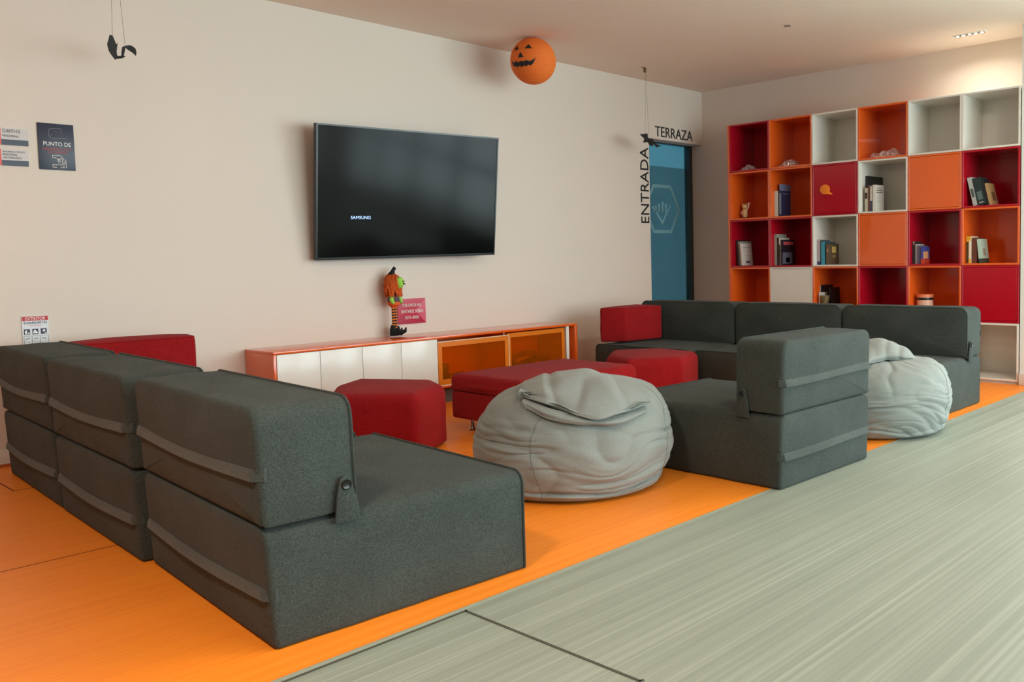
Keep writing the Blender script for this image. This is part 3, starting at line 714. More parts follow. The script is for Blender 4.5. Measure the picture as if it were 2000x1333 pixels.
# navy sign
t = thing('sign', 'navy hand sanitising sign reading PUNTO DE on the left wall', 'sign', (-5.463, -0.004, 1.594), 0)
ol = [(-0.080, -0.117), (0.080, -0.117), (0.080, 0.117), (-0.080, 0.117)]
MB().poly(ol, -0.003, 0.004).build('board', M_NAVY, t, bevel=0.002)
MS = Matrix.Translation((0, -0.0032, 0))
text('lettering', 'PUNTO DE', -0.058, 0.064, 0.004, 0.024, M_WTXT, t, M=MS, depth=0.001)
M_RP = mat('red_print', (176, 58, 66), 0.5)
text('lettering', 'DESINFECCIÓN', -0.062, 0.064, -0.018, -0.003, M_RP, t, M=MS, depth=0.001)
text('lettering', 'DE MANOS', -0.042, 0.046, -0.034, -0.022, M_RP, t, M=MS, depth=0.001)
M_GP = mat('grey_print', (128, 134, 146), 0.5)
y = -0.004
MB().tube([(0.022, y, 0.094), (-0.026, y, 0.090), (-0.034, y, 0.075), (-0.030, y, 0.050), (-0.02, y, 0.041), (0.01, y, 0.042), (0.048, y, 0.046)], 0.0017, 6).tube([(0.022, y, 0.094), (0.024, y, 0.07)], 0.0015, 6).build('logo_outline', M_GP, t)
for zz, xa, xb in ((0.078, -0.012, 0.010), (0.067, -0.020, 0.018), (0.057, -0.022, 0.020)):
    MB().tube([(xa+(xb-xa)*k/11, y, zz+(0.0035 if k % 2 else -0.0035)) for k in range(12)], 0.0010, 5).build('logo_script', M_GP, t)
mb = MB()
for L_ in ([(-0.022, -0.044), (0.012, -0.044), (0.026, -0.058)], [(-0.022, -0.044), (-0.022, -0.056), (-0.008, -0.056), (0.0, -0.063), (0.012, -0.062), (0.020, -0.056)], [(0.022, -0.062), (0.036, -0.066), (0.038, -0.104), (0.012, -0.104)],
           [(-0.022, -0.090), (-0.022, -0.104), (-0.006, -0.104)], [(-0.022, -0.090), (-0.004, -0.092), (0.004, -0.086), (0.016, -0.094), (0.022, -0.080), (0.022, -0.062)], [(0.006, -0.064), (0.001, -0.074), (0.007, -0.080), (0.013, -0.074), (0.006, -0.064)], [(0.026, -0.10), (0.028, -0.08), (0.034, -0.076)]):
    mb.tube([(a, y, b) for a, b in L_], 0.0017, 6)
mb.build('hands_pictogram', M_WTXT, t)
# two small door signs
def smallsign(label, xa, xb, za, zb, lines, sz):
    t = thing('sign', label, 'sign', (xa, -0.004, za), 0)
    w_, h_ = xb-xa, zb-za
    MB().box(0.075, w_, -0.002, 0.004, h_*0.33, h_).build('board', mat('light_grey_board', (196, 190, 188), 0.4), t)
    MB().box(0.075, w_, -0.002, 0.004, 0, h_*0.33).build('navy_strip', M_NAVY, t)
    MB().box(0, 0.075, -0.002, 0.004, 0, h_).build('red_panel', mat('coral_panel', (214, 72, 58), 0.4), t)
    n = len(lines)
    for i, s in enumerate(lines):
        zt = h_*0.93-(h_*0.56)/n*i*1.02
        text('lettering', s, 0.082, 0.082+sz*len(s), zt-h_*0.56/n*0.68, zt, mat('navy_print', (34, 36, 52), 0.5), t, M=Matrix.Translation((0, -0.0022, 0)), depth=0.0008)
smallsign('small sign reading CUARTO DE MÁQUINAS, upper of the pair at the left edge', -5.772, -5.584, 1.587, 1.669, ['CUARTO DE', 'MÁQUINAS'], 0.0082)
smallsign('small sign reading INGRESO SÓLO PERSONAL AUTORIZADO, lower of the pair', -5.775, -5.588, 1.486, 1.566, ['INGRESO SÓLO', 'PERSONAL', 'AUTORIZADO'], 0.0075)
# extinguisher poster
t = thing('poster', 'white EXTINTOR instruction poster low on the wall behind the left sofas', 'poster', (-5.605, -0.004, 0.60), 0)
MB().box(-0.057, 0.057, -0.001, 0.004, -0.09, 0.138).build('sheet', mat('poster_white', (214, 216, 220), 0.4), t)
MB().box(-0.055, 0.056, -0.0018, 0, 0.114, 0.136).build('heading_band', mat('heading_red', (190, 24, 30), 0.5), t)
MP = Matrix.Translation((0, -0.002, 0)); M_NP = mat('dark_blue_print', (28, 44, 72), 0.5)
text('lettering', 'EXTINTOR', -0.042, 0.044, 0.117, 0.132, M_WTXT, t, M=MP, depth=0.0008)
text('lettering', 'SOLKAFLAM 123', -0.049, 0.049, 0.098, 0.110, M_NP, t, M=MP, depth=0.0008)
MB().box(-0.024, 0.026, -0.003, 0, 0.090, 0.0915).build('thin_red_line', M_RP, t)
mb = MB()
for k in range(3): mb.box(-0.050+0.036*k, -0.025+0.036*k, -0.003, 0, 0.045, 0.073)
mb.build('pictogram_panel', M_NP, t)
mb = MB()
mb.poly([(-0.046, 0.047), (-0.038, 0.047), (-0.037, 0.065), (-0.042, 0.069), (-0.047, 0.063)], -0.004, -0.002).box(-0.034, -0.028, -0.004, -0.002, 0.047, 0.056)
mb.poly([(-0.012, 0.05), (0.009, 0.05), (0.006, 0.058), (-0.004, 0.07), (-0.010, 0.062)], -0.004, -0.002)
mb.poly([(0.028, 0.062), (0.036, 0.07), (0.042, 0.063), (0.034, 0.055)], -0.004, -0.002).box(0.038, 0.044, -0.004, -0.002, 0.047, 0.052)
mb.build('pictogram', M_WTXT, t)
mb = MB()
for k in range(4): mb.box(-0.052+0.035*k, -0.0512+0.035*k, -0.0025, 0, -0.01, 0.038)
mb.box(-0.052, 0.054, -0.0025, 0, 0.037, 0.038).box(-0.052, 0.054, -0.0025, 0, 0.008, 0.009)
for k in range(3): mb.tube([(-0.045+0.035*k, -0.003, 0.02), (-0.037+0.035*k, -0.003, 0.026), (-0.026+0.035*k, -0.003, 0.028-0.004*k)], 0.0012, 5)
mb.build('diagram', mat('grey_line', (90, 92, 98), 0.6), t)

# wall lettering
t = tag(text('wall_lettering', 'TERRAZA', -0.712, -0.157, 2.078, 2.170, M_BLACK, None, depth=0.004), 'black TERRAZA lettering above the glass door', 'lettering')
t = tag(text('wall_lettering', 'ENTRADA', -0.928, -0.818, 1.283, 1.962, M_BLACK, None, depth=0.004, rot90=True), 'black ENTRADA lettering running up the wall left of the door', 'lettering')

# ------------------------------------------------------------------ television
t = thing('television', 'large black wall-mounted television above the console', 'television', (-3.448, -0.17, 1.422))
TV = Matrix.Rotation(-0.0652, 4, 'Z') @ Matrix.Rotation(0.133, 4, 'X') @ Matrix.Rotation(-0.0143, 4, 'Y')
tw, thh = 1.354/2, 0.8445/2
M_TVB = mat('tv_black', (12, 12, 13), 0.3)
MB().box(-tw, tw, -0.002, 0.035, -thh, thh, TV).box(-0.45, 0.45, 0.035, 0.065, -0.3, 0.15, TV).build('housing', M_TVB, t, bevel=0.003)
M_SCR = mat('tv_screen', (10, 11, 11), 0.12, spec=0.12)
MB().box(-tw+0.010, tw-0.010, -0.004, -0.002, -thh+0.016, thh-0.010, TV).build('screen', M_SCR, t)
bz = MB().box(-tw, -tw+0.010, -0.007, -0.002, -thh, thh, TV).box(tw-0.010, tw, -0.007, -0.002, -thh, thh, TV).box(-tw+0.01, tw-0.01, -0.007, -0.002, thh-0.010, thh, TV).box(-tw+0.01, tw-0.01, -0.007, -0.002, -thh, -thh+0.016, TV)
bz.build('bezel', mat('bezel_black', (20, 20, 22), 0.25), t)
text('screen_lettering', 'SAMSUNG', -0.447, -0.310, -0.163, -0.143, mat('lit_lettering', (160, 190, 255), 0.5, emit=(150, 185, 255), estr=1.0), t, depth=0.0004, M=TV @ Matrix.Translation((0, -0.0045, 0)))
MB().box(-0.06, 0.06, 0.05, 0.166, -0.12, 0.1).box(-0.22, 0.22, 0.155, 0.168, -0.16, 0.16).build('wall_bracket', M_TVB, t, bevel=0.003)

# ------------------------------------------------------------------ Halloween decorations
t = thing('pumpkin_lantern', 'round orange paper lantern with a jack-o-lantern face hanging from the ceiling', 'lantern', (-2.589, -0.45, 2.392))
Rl = 0.163
m = bpy.data.materials.new('lantern_paper'); m.use_nodes = True; N = m.node_tree.nodes; L = m.node_tree.links; b = N['Principled BSDF']
tc = N.new('ShaderNodeTexCoord'); wv = N.new('ShaderNodeTexWave'); wv.bands_direction = 'Z'; wv.inputs['Scale'].default_value = 26; wv.inputs['Distortion'].default_value = 1.2
L.new(tc.outputs['Object'], wv.inputs['Vector']); mx = N.new('ShaderNodeMix'); mx.data_type = 'RGBA'
mx.inputs[6].default_value = lin((224, 104, 30))+(1,); mx.inputs[7].default_value = lin((238, 126, 44))+(1,); L.new(wv.outputs['Fac'], mx.inputs[0]); L.new(mx.outputs[2], b.inputs['Base Color'])
b.inputs['Roughness'].default_value = 0.8; b.inputs['Subsurface Weight'].default_value = 0.3; b.inputs['Subsurface Radius'].default_value = (0.1, 0.05, 0.02)
mb = MB(); prof = []
for k in range(0, 121):
    a = -pi/2+0.12+(pi-0.24)*k/120; rr = Rl*(1+0.008*abs(sin(k*pi/5))-0.004); prof.append((rr*cos(a), rr*sin(a)))
mb.lathe(prof, 64); mb.build('paper_shade', m, t, smooth=True)
# face direction: towards the left of the camera
def facepatch(name, polys, az0):
    mb = MB()
    for P_ in polys:
        # subdivide polygon by fan of small strips projected on the sphere
        vs = []; fs = []; c = Vector((sum(p[0] for p in P_)/len(P_), sum(p[1] for p in P_)/len(P_)))
        def pt(u, v):
            az = az0+u; return ((Rl+0.0035)*cos(v)*cos(az), (Rl+0.0035)*cos(v)*sin(az), (Rl+0.0035)*sin(v))
        bm_ = bmesh.new(); q = [bm_.verts.new((p[0], p[1], 0)) for p in P_]; bm_.faces.new(q)
        bmesh.ops.triangulate(bm_, faces=bm_.faces[:]); bmesh.ops.subdivide_edges(bm_, edges=bm_.edges[:], cuts=3, use_grid_fill=True)
        bm_.verts.ensure_lookup_table(); ix = {v: i for i, v in enumerate(bm_.verts)}
        mb.add([pt(v.co.x, v.co.y) for v in bm_.verts], [[ix[v] for v in f.verts] for f in bm_.faces]); bm_.free()
    return mb.build(name, M_BLACK, t)
toC = math.atan2(CAM.y+0.45, CAM.x+2.589)      # azimuth towards the camera side of the room
az = toC - radians(32)
facepatch('eye', [[(-0.30-0.17, 0.34), (-0.30+0.17, 0.34), (-0.30, 0.55)]], az)
facepatch('eye', [[(0.36-0.17, 0.34), (0.36+0.17, 0.34), (0.36, 0.55)]], az)
facepatch('nose', [[(-0.13, -0.03), (0.15, -0.03), (0.0, 0.21)]], az)
mouth = [(-0.62, -0.02), (-0.50, -0.16), (-0.36, -0.20), (-0.28, -0.15), (-0.12, -0.22), (0.02, -0.17), (0.14, -0.21), (0.26, -0.16), (0.40, -0.21), (0.52, -0.17), (0.68, -0.06),
         (0.56, -0.30), (0.44, -0.40), (0.34, -0.34), (0.24, -0.42), (0.12, -0.36), (0.02, -0.44), (-0.10, -0.36), (-0.22, -0.42), (-0.34, -0.34), (-0.46, -0.36), (-0.54, -0.24)]
facepatch('mouth', [mouth], az)
MB().tube([(0, 0, Rl-0.002), (0, 0, H-2.392)], 0.0015, 6).build('string', mat('string', (120, 104, 88), 0.9), t)

def bat(label, loc, wings, body, strings, bend):
    t = thing('paper_bat', label, 'bat decoration', loc, 0, 'hanging paper bats')
    for pts in wings:
        n = len(pts); vs = [(x, bend(x), z) for x, z in pts]+[(x, bend(x)+0.002, z) for x, z in pts]
        MB().add(vs, [tuple(range(n)), tuple(range(n, 2*n))[::-1]]+[(i, n+i, n+(i+1) % n, (i+1) % n) for i in range(n)]).build('wing', M_BLACK, t)
    MB().tube([(x, bend(x)-0.002, z) for x, z in body], [0.004, 0.011, 0.011, 0.005], 10, flat=0.6).build('body', M_BLACK, t, smooth=True)
    for q_ in strings: MB().tube([(x, bend(x), z) for x, z in q_], 0.0009, 5).build('string', mat('string', (120, 104, 88)), t)
    return t
def Q(u, v): return ((u-240)*0.00235, -((v-93)-0.151*(u-240))*0.0026)
bat('black paper bat hanging high on two strings at the upper left', (-5.245, -0.35, 2.06),
    [[Q(*p) for p in ((213.5, 66.5), (219, 68), (222.5, 76), (225.5, 84), (229, 81), (227.5, 88), (225.5, 97), (226, 104), (229, 108), (221.5, 113.5), (215, 105), (210.5, 97), (208, 84), (211, 75))],
     [Q(*p) for p in ((235.5, 105), (237, 96), (239, 88), (247, 85), (256, 83.5), (262, 85), (268, 90), (269.5, 97), (268, 104), (263, 99), (257, 95), (251, 92), (247, 88.5), (245, 95), (241, 106))]],
    [Q(225, 110.5), Q(230, 108.5), Q(236, 107.5), Q(242, 106)],
    [[Q(218.5, 68), (Q(221, 0)[0], 0.24), (Q(222, 0)[0], H-2.06)], [Q(246, 85), (Q(241, 0)[0], 0.22), (Q(238, 0)[0], H-2.06)]],
    lambda x: 0.02*sin(x*28))
def Q2(u, v): return ((u-1268)*0.0064, -((v-271)-0.137*(u-1268))*0.00438)
t = bat('small black paper bat hanging beside the TERRAZA lettering', (-1.210, -0.35, 1.968),
    [[Q2(*p) for p in ((1248.6, 261.5), (1256, 260.5), (1265, 259.8), (1265.5, 267.7), (1268, 269), (1268, 279), (1265, 276.5), (1254.8, 277.5), (1257, 269.5))],
     [Q2(*p) for p in ((1267, 269), (1271, 269), (1277.5, 269.5), (1280, 275), (1287, 281), (1294, 284), (1285, 286.4), (1279, 280), (1277, 285), (1270, 282), (1267, 279))]],
    [Q2(1262, 275), Q2(1266, 274), Q2(1269, 275), Q2(1273, 277)],
    [[Q2(1259, 262), (Q2(1262, 0)[0], H-1.968-0.03)], [Q2(1268, 268), (Q2(1263, 0)[0], H-1.968-0.03)]],
    lambda x: 0.01*sin(x*20))
MB().box(-0.045, -0.026, -0.008, 0.008, H-1.968-0.04, H-1.968).box(-0.075, -0.02, -0.003, 0.003, H-1.968-0.006, H-1.968).build('ceiling_hook', mat('hook_brown', (110, 88, 66), 0.4, metal=0.5), t, bevel=0.002)

# ceiling fittings
t = thing('downlight', 'recessed linear ceiling downlight above the right end of the bookcase', 'ceiling light', (-0.385, -2.75, H))
MB().box(-0.032, 0.032, -0.122, 0.122, -0.004, 0.0).build('trim_ring', mat('downlight_trim', (240, 236, 226), 0.4), t, bevel=0.001)
mb = MB()
for k in range(5): mb.box(-0.018, 0.018, -0.108+0.0445*k, -0.070+0.0445*k, -0.006, -0.004)
mb.build('reflector_cell', M_BLK, t)
mb = MB()
for k in range(5): mb.box(-0.008, 0.008, -0.097+0.0445*k, -0.081+0.0445*k, -0.0075, -0.006)
mb.build('led', mat('warm_led', (255, 236, 200), 0.5, emit=(255, 232, 190), estr=30), t)
sp = bpy.data.lights.new('downlight_beam', 'AREA'); sp.shape = 'RECTANGLE'; sp.size = 0.03; sp.size_y = 0.2; sp.energy = 2.8; sp.color = (1, 0.92, 0.78); sp.spread = radians(150)
so = bpy.data.objects.new('downlight_beam', sp); so.location = (-0.385+0.0, -2.75, H-0.012); COL.objects.link(so)
MB().box(-0.02, 0.02, -0.02, 0.02, -0.004, 0).build('ceiling_sensor', mat('sensor_grey', (150, 134, 120), 0.5), None, bevel=0.001)
o = bpy.data.objects['ceiling_sensor']; o.location = (-1.546, -1.921, H); o.rotation_euler = (0, 0, 0.4)
tag(o, 'small square sensor plate on the ceiling', 'sensor')
for i, (x, y, pw) in enumerate(LAMPS):
    t = thing('ceiling_lamp', 'square recessed ceiling lamp over the %s' % ['aisle behind the foreground sofa', 'middle of the aisle', 'right end of the aisle', 'far side of the grey floor'][i], 'ceiling light', (x, y, H), 0, 'recessed lamps over the seating area')
    MB().box(-0.16, 0.16, -0.16, 0.16, -0.006, 0).build('frame', M_TRIM, t, bevel=0.002)
    MB().box(-0.14, 0.14, -0.14, 0.14, -0.008, -0.006).build('diffuser', mat('lamp_diffuser', (255, 230, 200), 0.5, emit=(255, 214, 170), estr=6), t)
    area('ceiling_lamp_light', (x, y, H-0.012), (0, 0, 0), 0.28, 0.28, pw, WARM)

# ------------------------------------------------------------------ bookcase of cubes
PZ = 0.42319; BZ = 0.0196; BY = 0.5998; DP = 0.40
GRID = ["rowoww", "oOrwOr", "rrwOro", "oWororR", ]
cells = [
 [('r', 0), ('o', 0), ('w', 0), ('o', 0), ('w', 0), ('w', 0)],
 [('o', 0), ('o', 0), ('r', 1), ('w', 0), ('o', 1), ('r', 0)],
 [('r', 0), ('r', 0), ('w', 0), ('o', 1), ('r', 0), ('o', 0)],
 [('o', 0), ('w', 1), ('o', 0), ('r', 0), ('o', 0), ('r', 1)],
 [('w', 0), ('r', 0), ('w', 0), ('o', 0), ('r', 0), ('w', 0)]]
MC = {'r': M_CR, 'o': M_OR, 'w': M_WH}; CN = {'r': 'red', 'o': 'orange', 'w': 'white'}
ROWN = ['top', 'second', 'third', 'fourth', 'bottom']; COLN = ['leftmost', 'second', 'third', 'fourth', 'fifth', 'rightmost']
for r in range(5):
    for c in range(6):
        k, door = cells[r][c]
        lab = '%s %s shelf cube, %s in the %s row of the bookcase' % (CN[k], 'closed' if door else 'open', COLN[c] if c in (0, 5) else COLN[c]+' from the left', ROWN[r])
        z = BZ+PZ*(4-r)
        t = thing('shelf_cube', lab, 'shelf', (-DP, -(BY+0.42*c), z), 0, 'coloured cubes of the bookcase')
        a, tt, g = 0.42, 0.014, 0.001
        mb = MB().box(0, DP-0.006, -a+g, -a+g+tt, g, PZ-g).box(0, DP-0.006, -g-tt, -g, g, PZ-g).box(0, DP-0.006, -a+g+tt, -g-tt, g, g+tt).box(0, DP-0.006, -a+g+tt, -g-tt, PZ-g-tt, PZ-g)
        mb.build('carcass', MC[k], t, bevel=0.001, seg=1)
        MB().box(DP-0.02, DP-0.008, -a+g+tt, -g-tt, g+tt, PZ-g-tt).build('back_panel', MC[k], t)
        if door:
            MB().box(0.001, 0.017, -a+g+tt+0.002, -g-tt-0.002, g+tt+0.002, PZ-g-tt-0.002).build('door', MC[k], t, bevel=0.001, seg=1)
tag(MB().box(-DP, -0.004, -BY+0.0005, -BY+0.018, 0.0, BZ+5*PZ-0.001).build('bookcase_side_panel', M_OR, None, bevel=0.001, seg=1), 'tall narrow orange side panel at the left end of the bookcase', 'panel')
# levelling strip the bookcase stands on
tag(MB().box(-DP+0.01, -0.006, -(BY+2.52), -BY, 0.0, BZ).build('bookcase_plinth', mat('plinth_silver', (188, 190, 188), 0.35), None), 'low silver plinth strip under the bookcase', 'plinth')
def floor_of(r): return BZ+PZ*(4-r)+0.0152
ROWW = ROWN
def book(r, c, s, th_, h, w, col, label, lean=0, front=0.07, cover=None, marks=(), pages=(226, 220, 204)):
    """s = distance of the spine's left side from the cube's left side; lean = degrees towards the left wall"""
    t = thing('book', label, 'book', (-DP+front, -(BY+0.42*c)-s, floor_of(r)), 0)
    M = Matrix.Rotation(radians(-lean), 4, 'X')
    lift = 0.0
    m1 = mat('cover_%d_%d_%d' % col, col, 0.45, var=0.05, vscale=20)
    b = 0.0022
    mb = MB().box(0, w, -b, 0, 0, h, M).box(0, w, -th_, -th_+b, 0, h, M).box(0, b, -th_+b, -b, 0, h, M)
    cv = mb.build('cover', m1, t)
    MB().box(b+0.0005, w-0.003, -th_+b+0.0003, -b-0.0003, 0.003, h-0.003, M).build('pages', mat('book_pages', pages, 0.9), t)
    for (where, u0, u1, v0, v1, mc) in marks:   # printed patches: 'spine' or 'side'
        mm = mat('print_%d_%d_%d' % mc, mc, 0.5)
        if where == 'spine': q_ = MB().box(-0.0008, 0, -th_*u1, -th_*u0, h*v0, h*v1, M)
        else: q_ = MB().box(w*u0, w*u1, -th_-0.0008, -th_, h*v0, h*v1, M)
        q_.build('print', mm, cv)
    return t
# row 2, cube 2
book(1, 1, 0.016, 0.032, 0.223, 0.15, (206, 214, 206), 'pale grey-green book, leftmost in the orange cube with the navy book', front=0.06)
book(1, 1, 0.0485, 0.008, 0.283, 0.17, (120, 140, 178), 'tall thin light blue book rising behind the navy book', front=0.09)
book(1, 1, 0.058, 0.030, 0.223, 0.145, (30, 44, 84), 'navy book standing at the right of its orange cube', front=0.06, marks=[('spine', .2, .8, .1, .9, (120, 140, 150)), ('side', .15, .8, .86, .90, (90, 110, 160))])
# row 2, cube 4 (white)
book(1, 3, 0.016, 0.022, 0.292, 0.27, (28, 28, 30), 'large black book at the back of the white cube in the second row', front=0.10)
book(1, 3, 0.040, 0.026, 0.19, 0.13, (196, 188, 168), 'short beige book with dark spots at the left of the white cube', front=0.04, marks=[('spine', .1, .9, .55, .8, (60, 52, 44))])
book(1, 3, 0.068, 0.016, 0.212, 0.14, (112, 78, 62), 'thin brown book between the beige book and the white one', front=0.04)
book(1, 3, 0.086, 0.020, 0.212, 0.14, (70, 70, 96), 'grey-blue book with pale spine beside the white book', front=0.04, marks=[('spine', .1, .9, .4, .95, (206, 200, 190))])
book(1, 3, 0.109, 0.024, 0.212, 0.15, (222, 218, 210), 'white book with black dotted title lines in the white cube', front=0.04,
     marks=[('side', .1, .85, .78, .81, (40, 40, 44)), ('side', .15, .8, .86, .88, (120, 120, 120)), ('side', .1, .85, .70, .73, (40, 40, 44)), ('side', .2, .8, .5, .51, (180, 130, 130)), ('side', .2, .7, .38, .39, (160, 160, 160))])
# row 2, cube 6 (red) - books lean to the left
book(1, 5, 0.070, 0.032, 0.215, 0.15, (176, 184, 180), 'pale grey book leaning leftmost in the dark red cube', lean=13, front=0.05, marks=[('spine', .2, .8, .3, .6, (80, 84, 84))])
book(1, 5, 0.1045, 0.060, 0.205, 0.15, (34, 52, 54), 'thick dark teal book leaning in the middle of the dark red cube', lean=13, front=0.05, marks=[('spine', .2, .8, .2, .5, (90, 110, 106)), ('spine', .25, .75, .08, .11, (200, 204, 200))])
book(1, 5, 0.1675, 0.020, 0.19, 0.14, (22, 28, 34), 'thin black book leaning beside the tan book in the red cube', lean=13, front=0.05)
book(1, 5, 0.1895, 0.018, 0.165, 0.14, (176, 142, 98), 'tan book leaning rightmost in the dark red cube', lean=13, front=0.05, marks=[('side', .3, .8, .2, .6, (120, 80, 50))])
# row 3, cube 1
book(2, 0, 0.038, 0.022, 0.228, 0.17, (44, 52, 54), 'dark grey book leaning at the left of the third row leftmost cube', lean=5, front=0.06)
book(2, 0, 0.0615, 0.032, 0.217, 0.17, (150, 152, 138), 'grey-green book between the dark one and the white one', lean=5, front=0.06)
book(2, 0, 0.095, 0.014, 0.200, 0.16, (222, 212, 204), 'white covered book with a small drawing low on its cover', lean=5, front=0.04,
     marks=[('side', .15, .8, .80, .83, (150, 150, 150)), ('side', .2, .75, .64, .65, (170, 160, 160)), ('side', .2, .7, .44, .45, (170, 160, 160)), ('side', .35, .75, .10, .20, (90, 84, 96))])
# row 3, cube 2
book(2, 1, 0.016, 0.026, 0.27, 0.16, (160, 172, 160), 'tall grey-green book at the left of the third row second cube', front=0.05)
book(2, 1, 0.044, 0.022, 0.24, 0.15, (30, 24, 26), 'black spined book beside the tall grey-green one', front=0.05)
book(2, 1, 0.068, 0.016, 0.238, 0.15, (206, 196, 186), 'white and black striped spine book next to the magazine', front=0.04, marks=[('spine', .1, .9, .0, .75, (54, 36, 34)), ('spine', .3, .7, .3, .6, (190, 90, 70))])
book(2, 1, 0.086, 0.014, 0.22, 0.21, (36, 32, 44), 'dark magazine with a red title and a grey photo cover', front=0.04,
     marks=[('side', .12, .9, .80, .92, (206, 84, 96)), ('side', .05, .8, .05, .50, (104, 104, 122)), ('side', .3, .6, .1, .3, (40, 40, 70))])
# row 3, cube 3 (white)
book(2, 2, 0.018, 0.030, 0.212, 0.14, (178, 166, 172), 'lilac grey book leftmost in the third row white cube', front=0.05, marks=[('spine', 0, 1, 0, .13, (54, 54, 110))])
book(2, 2, 0.050, 0.010, 0.205, 0.14, (40, 40, 44), 'thin black book between the lilac and turquoise ones', front=0.05)
book(2, 2, 0.062, 0.030, 0.194, 0.14, (60, 150, 170), 'turquoise book in the third row white cube', front=0.04)
book(2, 2, 0.094, 0.012, 0.188, 0.15, (34, 60, 70), 'thin dark book with a red top edge next to the turquoise one', front=0.05, pages=(200, 90, 60))
book(2, 2, 0.108, 0.026, 0.176, 0.17, (104, 82, 64), 'brown book with a round gold seal on its cover', front=0.04,
     marks=[('side', .32, .72, .56, .86, (222, 196, 110)), ('side', .38, .66, .34, .44, (170, 140, 90)), ('spine', .3, .7, .6, .75, (190, 160, 90))])
# row 3, cube 5
book(2, 4, 0.018, 0.022, 0.175, 0.12, (50, 44, 48), 'dark book leftmost in the third row red cube', front=0.05, marks=[('spine', .3, .7, .85, 1, (200, 150, 130))])
book(2, 4, 0.042, 0.020, 0.152, 0.12, (170, 178, 178), 'pale grey book beside the dark one in the third row red cube', front=0.05)
book(2, 4, 0.064, 0.030, 0.14, 0.12, (96, 88, 122), 'purple-grey paperback in the third row red cube', front=0.04)
book(2, 4, 0.096, 0.014, 0.13, 0.13, (66, 74, 150), 'blue and orange picture book at the right of its red cube', front=0.03,
     marks=[('side', .1, .8, .30, .72, (222, 160, 110)), ('side', 0, 1, 0, .28, (200, 66, 44)), ('spine', 0, 1, 0, .3, (200, 66, 44))])
# row 3, cube 6
book(2, 5, 0.020, 0.018, 0.20, 0.14, (74, 70, 40), 'dark olive book leftmost in the rightmost orange cube', front=0.05, marks=[('spine', 0, 1, .8, 1, (222, 180, 60))])
book(2, 5, 0.040, 0.018, 0.20, 0.14, (226, 220, 196), 'cream book with yellow ends in the rightmost orange cube', front=0.045, marks=[('spine', 0, 1, 0, .16, (222, 180, 60)), ('spine', 0, 1, .84, 1, (222, 180, 60))])
book(2, 5, 0.062, 0.036, 0.188, 0.14, (106, 62, 50), 'reddish brown book in the rightmost orange cube', front=0.05)
book(2, 5, 0.119, 0.022, 0.178, 0.15, (176, 204, 186), 'mint green book leaning at the right of its orange cube', lean=6, front=0.04, marks=[('side', 0, 1, 0, .18, (60, 66, 62)), ('spine', 0, 1, 0, .18, (60, 66, 62)), ('side', .3, .6, .3, .6, (150, 140, 120))])
# row 4, cube 3
book(3, 2, 0.016, 0.012, 0.25, 0.20, (22, 22, 24), 'tall black book at the left of the fourth row orange cube', front=0.10, marks=[('spine', 0, .4, 0, 1, (210, 206, 200))])
book(3, 2, 0.030, 0.014, 0.19, 0.12, (214, 208, 200), 'white spined slim book before the black one', front=0.05)
book(3, 2, 0.110, 0.014, 0.228, 0.16, (16, 16, 18), 'black book leaning behind the glass goblet', lean=3, front=0.10)

# ornaments on the shelves
def wrap(label, loc, L_, Wd, Hh, seed, n=42, cat='plastic wrap', name='crumpled_wrap'):
    mb = MB(); rnd = random.Random(seed); vs = []; fs = []; NX, NY = 26, 12
    for j in range(NY+1):
        for i in range(NX+1):
            u = i/NX; v = j/NY; e = sin(pi*u)**0.5*(sin(pi*v)**0.5)
            p = Vector((v*4+seed, u*7, 0))
            vs.append((Wd*(v-0.5)+0.010*noise.noise(p*1.7), -L_*u+0.010*noise.noise(p*2.1+Vector((3, 0, 0))), 0.004+Hh*e*(0.55+0.45*noise.noise(p*0.8))*(0.6+0.4*v)))
    for j in range(NY):
        for i in range(NX): a = j*(NX+1)+i; fs.append((a, a+1, a+NX+2, a+NX+1))
    o = mb.add(vs, fs).build(name, M_WRAP, None)
    o.location = loc; return tag(o, label, cat, 'crumpled clear wrap on the top shelves')
M_WRAP = bpy.data.materials.new('clear_wrap'); M_WRAP.use_nodes = True
nt = M_WRAP.node_tree; N = nt.nodes; L = nt.links; N.clear()
out = N.new('ShaderNodeOutputMaterial'); tr = N.new('ShaderNodeBsdfTransparent'); gs = N.new('ShaderNodeBsdfGlossy'); gs.inputs['Roughness'].default_value = 0.15
df = N.new('ShaderNodeBsdfDiffuse'); df.inputs[0].default_value = (0.9, 0.86, 0.85, 1)
nn = N.new('ShaderNodeTexNoise'); nn.inputs['Scale'].default_value = 60; tc = N.new('ShaderNodeTexCoord'); L.new(tc.outputs['Object'], nn.inputs['Vector'])
rm = N.new('ShaderNodeMapRange'); rm.inputs[1].default_value = 0.45; rm.inputs[2].default_value = 0.62; rm.inputs[3].default_value = 0.12; rm.inputs[4].default_value = 0.75; L.new(nn.outputs['Fac'], rm.inputs[0])
mA = N.new('ShaderNodeMixShader'); L.new(rm.outputs[0], mA.inputs[0]); L.new(tr.outputs[0], mA.inputs[1]); L.new(df.outputs[0], mA.inputs[2])
mB = N.new('ShaderNodeMixShader'); mB.inputs[0].default_value = 0.15; L.new(mA.outputs[0], mB.inputs[1]); L.new(gs.outputs[0], mB.inputs[2]); L.new(mB.outputs[0], out.inputs[0])
wrap('crumpled clear wrap in the top left red cube', (-0.26, -BY-0.03, floor_of(0)+0.002), 0.16, 0.10, 0.09, 3.3)
wrap('crumpled clear wrap in the top row orange cube next to the corner', (-0.26, -BY-0.46, floor_of(0)+0.002), 0.16, 0.12, 0.13, 8.8)
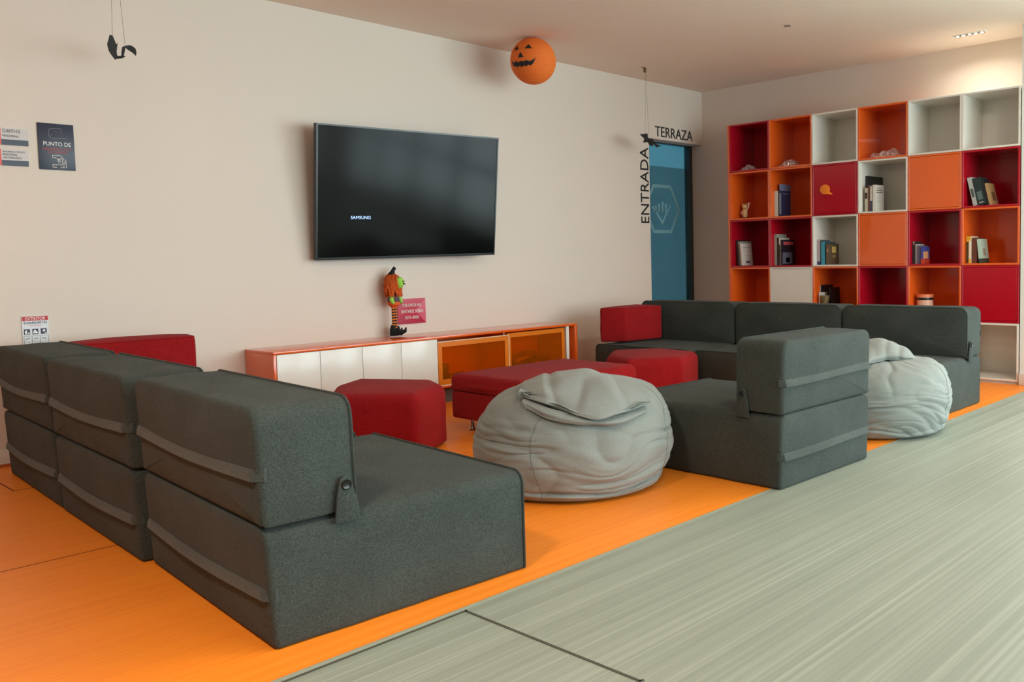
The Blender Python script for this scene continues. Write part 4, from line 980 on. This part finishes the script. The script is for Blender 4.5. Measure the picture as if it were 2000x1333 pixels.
wrap('wide crumpled clear wrap in the top row orange cube between white ones', (-0.26, -BY-0.42*3-0.04, floor_of(0)+0.002), 0.29, 0.12, 0.125, 5.2)

t = thing('figurine', 'small cream animal figurine with raised arm in the second row leftmost cube', 'figurine', (-0.27, -BY-0.075, floor_of(1)))
M_CRM = mat('cream_ceramic', (206, 176, 122), 0.35, var=0.15, vscale=30)
MB().tube([(0, 0, 0.0), (0, 0, 0.012)], [0.028, 0.026], 16).build('base', mat('dark_base', (60, 34, 22), 0.4), t, smooth=True)
MB().tube([(0, 0, 0.01), (0, 0, 0.035), (0, 0, 0.07), (0, 0, 0.088)], [0.018, 0.027, 0.024, 0.014], 16).build('body', M_CRM, t, smooth=True)
MB().tube([(0, 0, 0.082), (0, 0, 0.098), (0, 0, 0.118), (0, 0, 0.132)], [0.012, 0.026, 0.026, 0.010], 16).tube([(0, 0.02, 0.12), (0, 0.024, 0.138)], [0.008, 0.006], 8).tube([(0, -0.02, 0.12), (0, -0.024, 0.138)], [0.008, 0.006], 8).build('head', M_CRM, t, smooth=True)
MB().tube([(0, -0.02, 0.075), (-0.01, -0.045, 0.105), (-0.01, -0.055, 0.142)], [0.008, 0.007, 0.010], 8).tube([(0, 0.02, 0.075), (-0.012, 0.034, 0.055), (-0.02, 0.02, 0.045)], [0.008, 0.007, 0.006], 8).build('arm', mat('pale_pink', (222, 184, 170), 0.5), t, smooth=True)

t = thing('goblet', 'small greenish glass goblet in front of the black book', 'glass', (-0.345, -BY-0.84-0.086, floor_of(3)))
MB().lathe([(0.0005, 0), (0.026, 0), (0.026, 0.004), (0.006, 0.01), (0.006, 0.06), (0.018, 0.08), (0.034, 0.12), (0.040, 0.165), (0.038, 0.165), (0.032, 0.12), (0.004, 0.08), (0.0005, 0.08)], 24).build('bowl', glassmat('green_glass', (190, 190, 150), gl=0.3, diff=0.4, dcol=(150, 146, 110)), t, smooth=True)
t = thing('tin', 'round pale tin with an orange lid and black band in the fourth row', 'tin', (-0.29, -BY-0.42*4-0.095, floor_of(3)))
MB().lathe([(0.0005, 0), (0.062, 0), (0.062, 0.165), (0.0005, 0.165)], 32).build('body', mat('pale_pink_tin', (222, 180, 160), 0.4, var=0.2, vscale=40), t, smooth=True)
MB().lathe([(0.0625, 0.14), (0.0632, 0.141), (0.0632, 0.158), (0.0625, 0.159)], 32).build('band', M_BLK, t, smooth=True)
MB().lathe([(0.0005, 0.165), (0.065, 0.165), (0.065, 0.184), (0.0005, 0.184)], 32).build('lid', mat('orange_tin_lid', (230, 130, 84), 0.4), t, smooth=True)
t = thing('balloon', 'small orange paper balloon shape stuck on the red cube door', 'decoration', (-DP-0.0005, -(BY+0.84)-0.125, BZ+PZ*3+0.215))
pts = []
for k in range(28):
    a = 2*pi*k/28; pts.append((0.046*cos(a), 0.041*sin(a)))
pts = [(x, z) for x, z in pts if not (x > 0.015 and z < -0.018)]
pts = sorted(pts, key=lambda p: math.atan2(p[1], p[0]))
k0 = next(i for i, p in enumerate(pts) if math.atan2(p[1], p[0]) > -0.6)
pts = pts[:k0]+[(0.058, -0.034), (0.070, -0.042), (0.066, -0.050), (0.056, -0.046)][::-1]+pts[k0:]
MB().poly(pts, -0.008, 0, Matrix.Rotation(radians(-90), 4, 'Z')).build('balloon_shape', mat('balloon_orange', (244, 132, 30), 0.4), t, bevel=0.003)
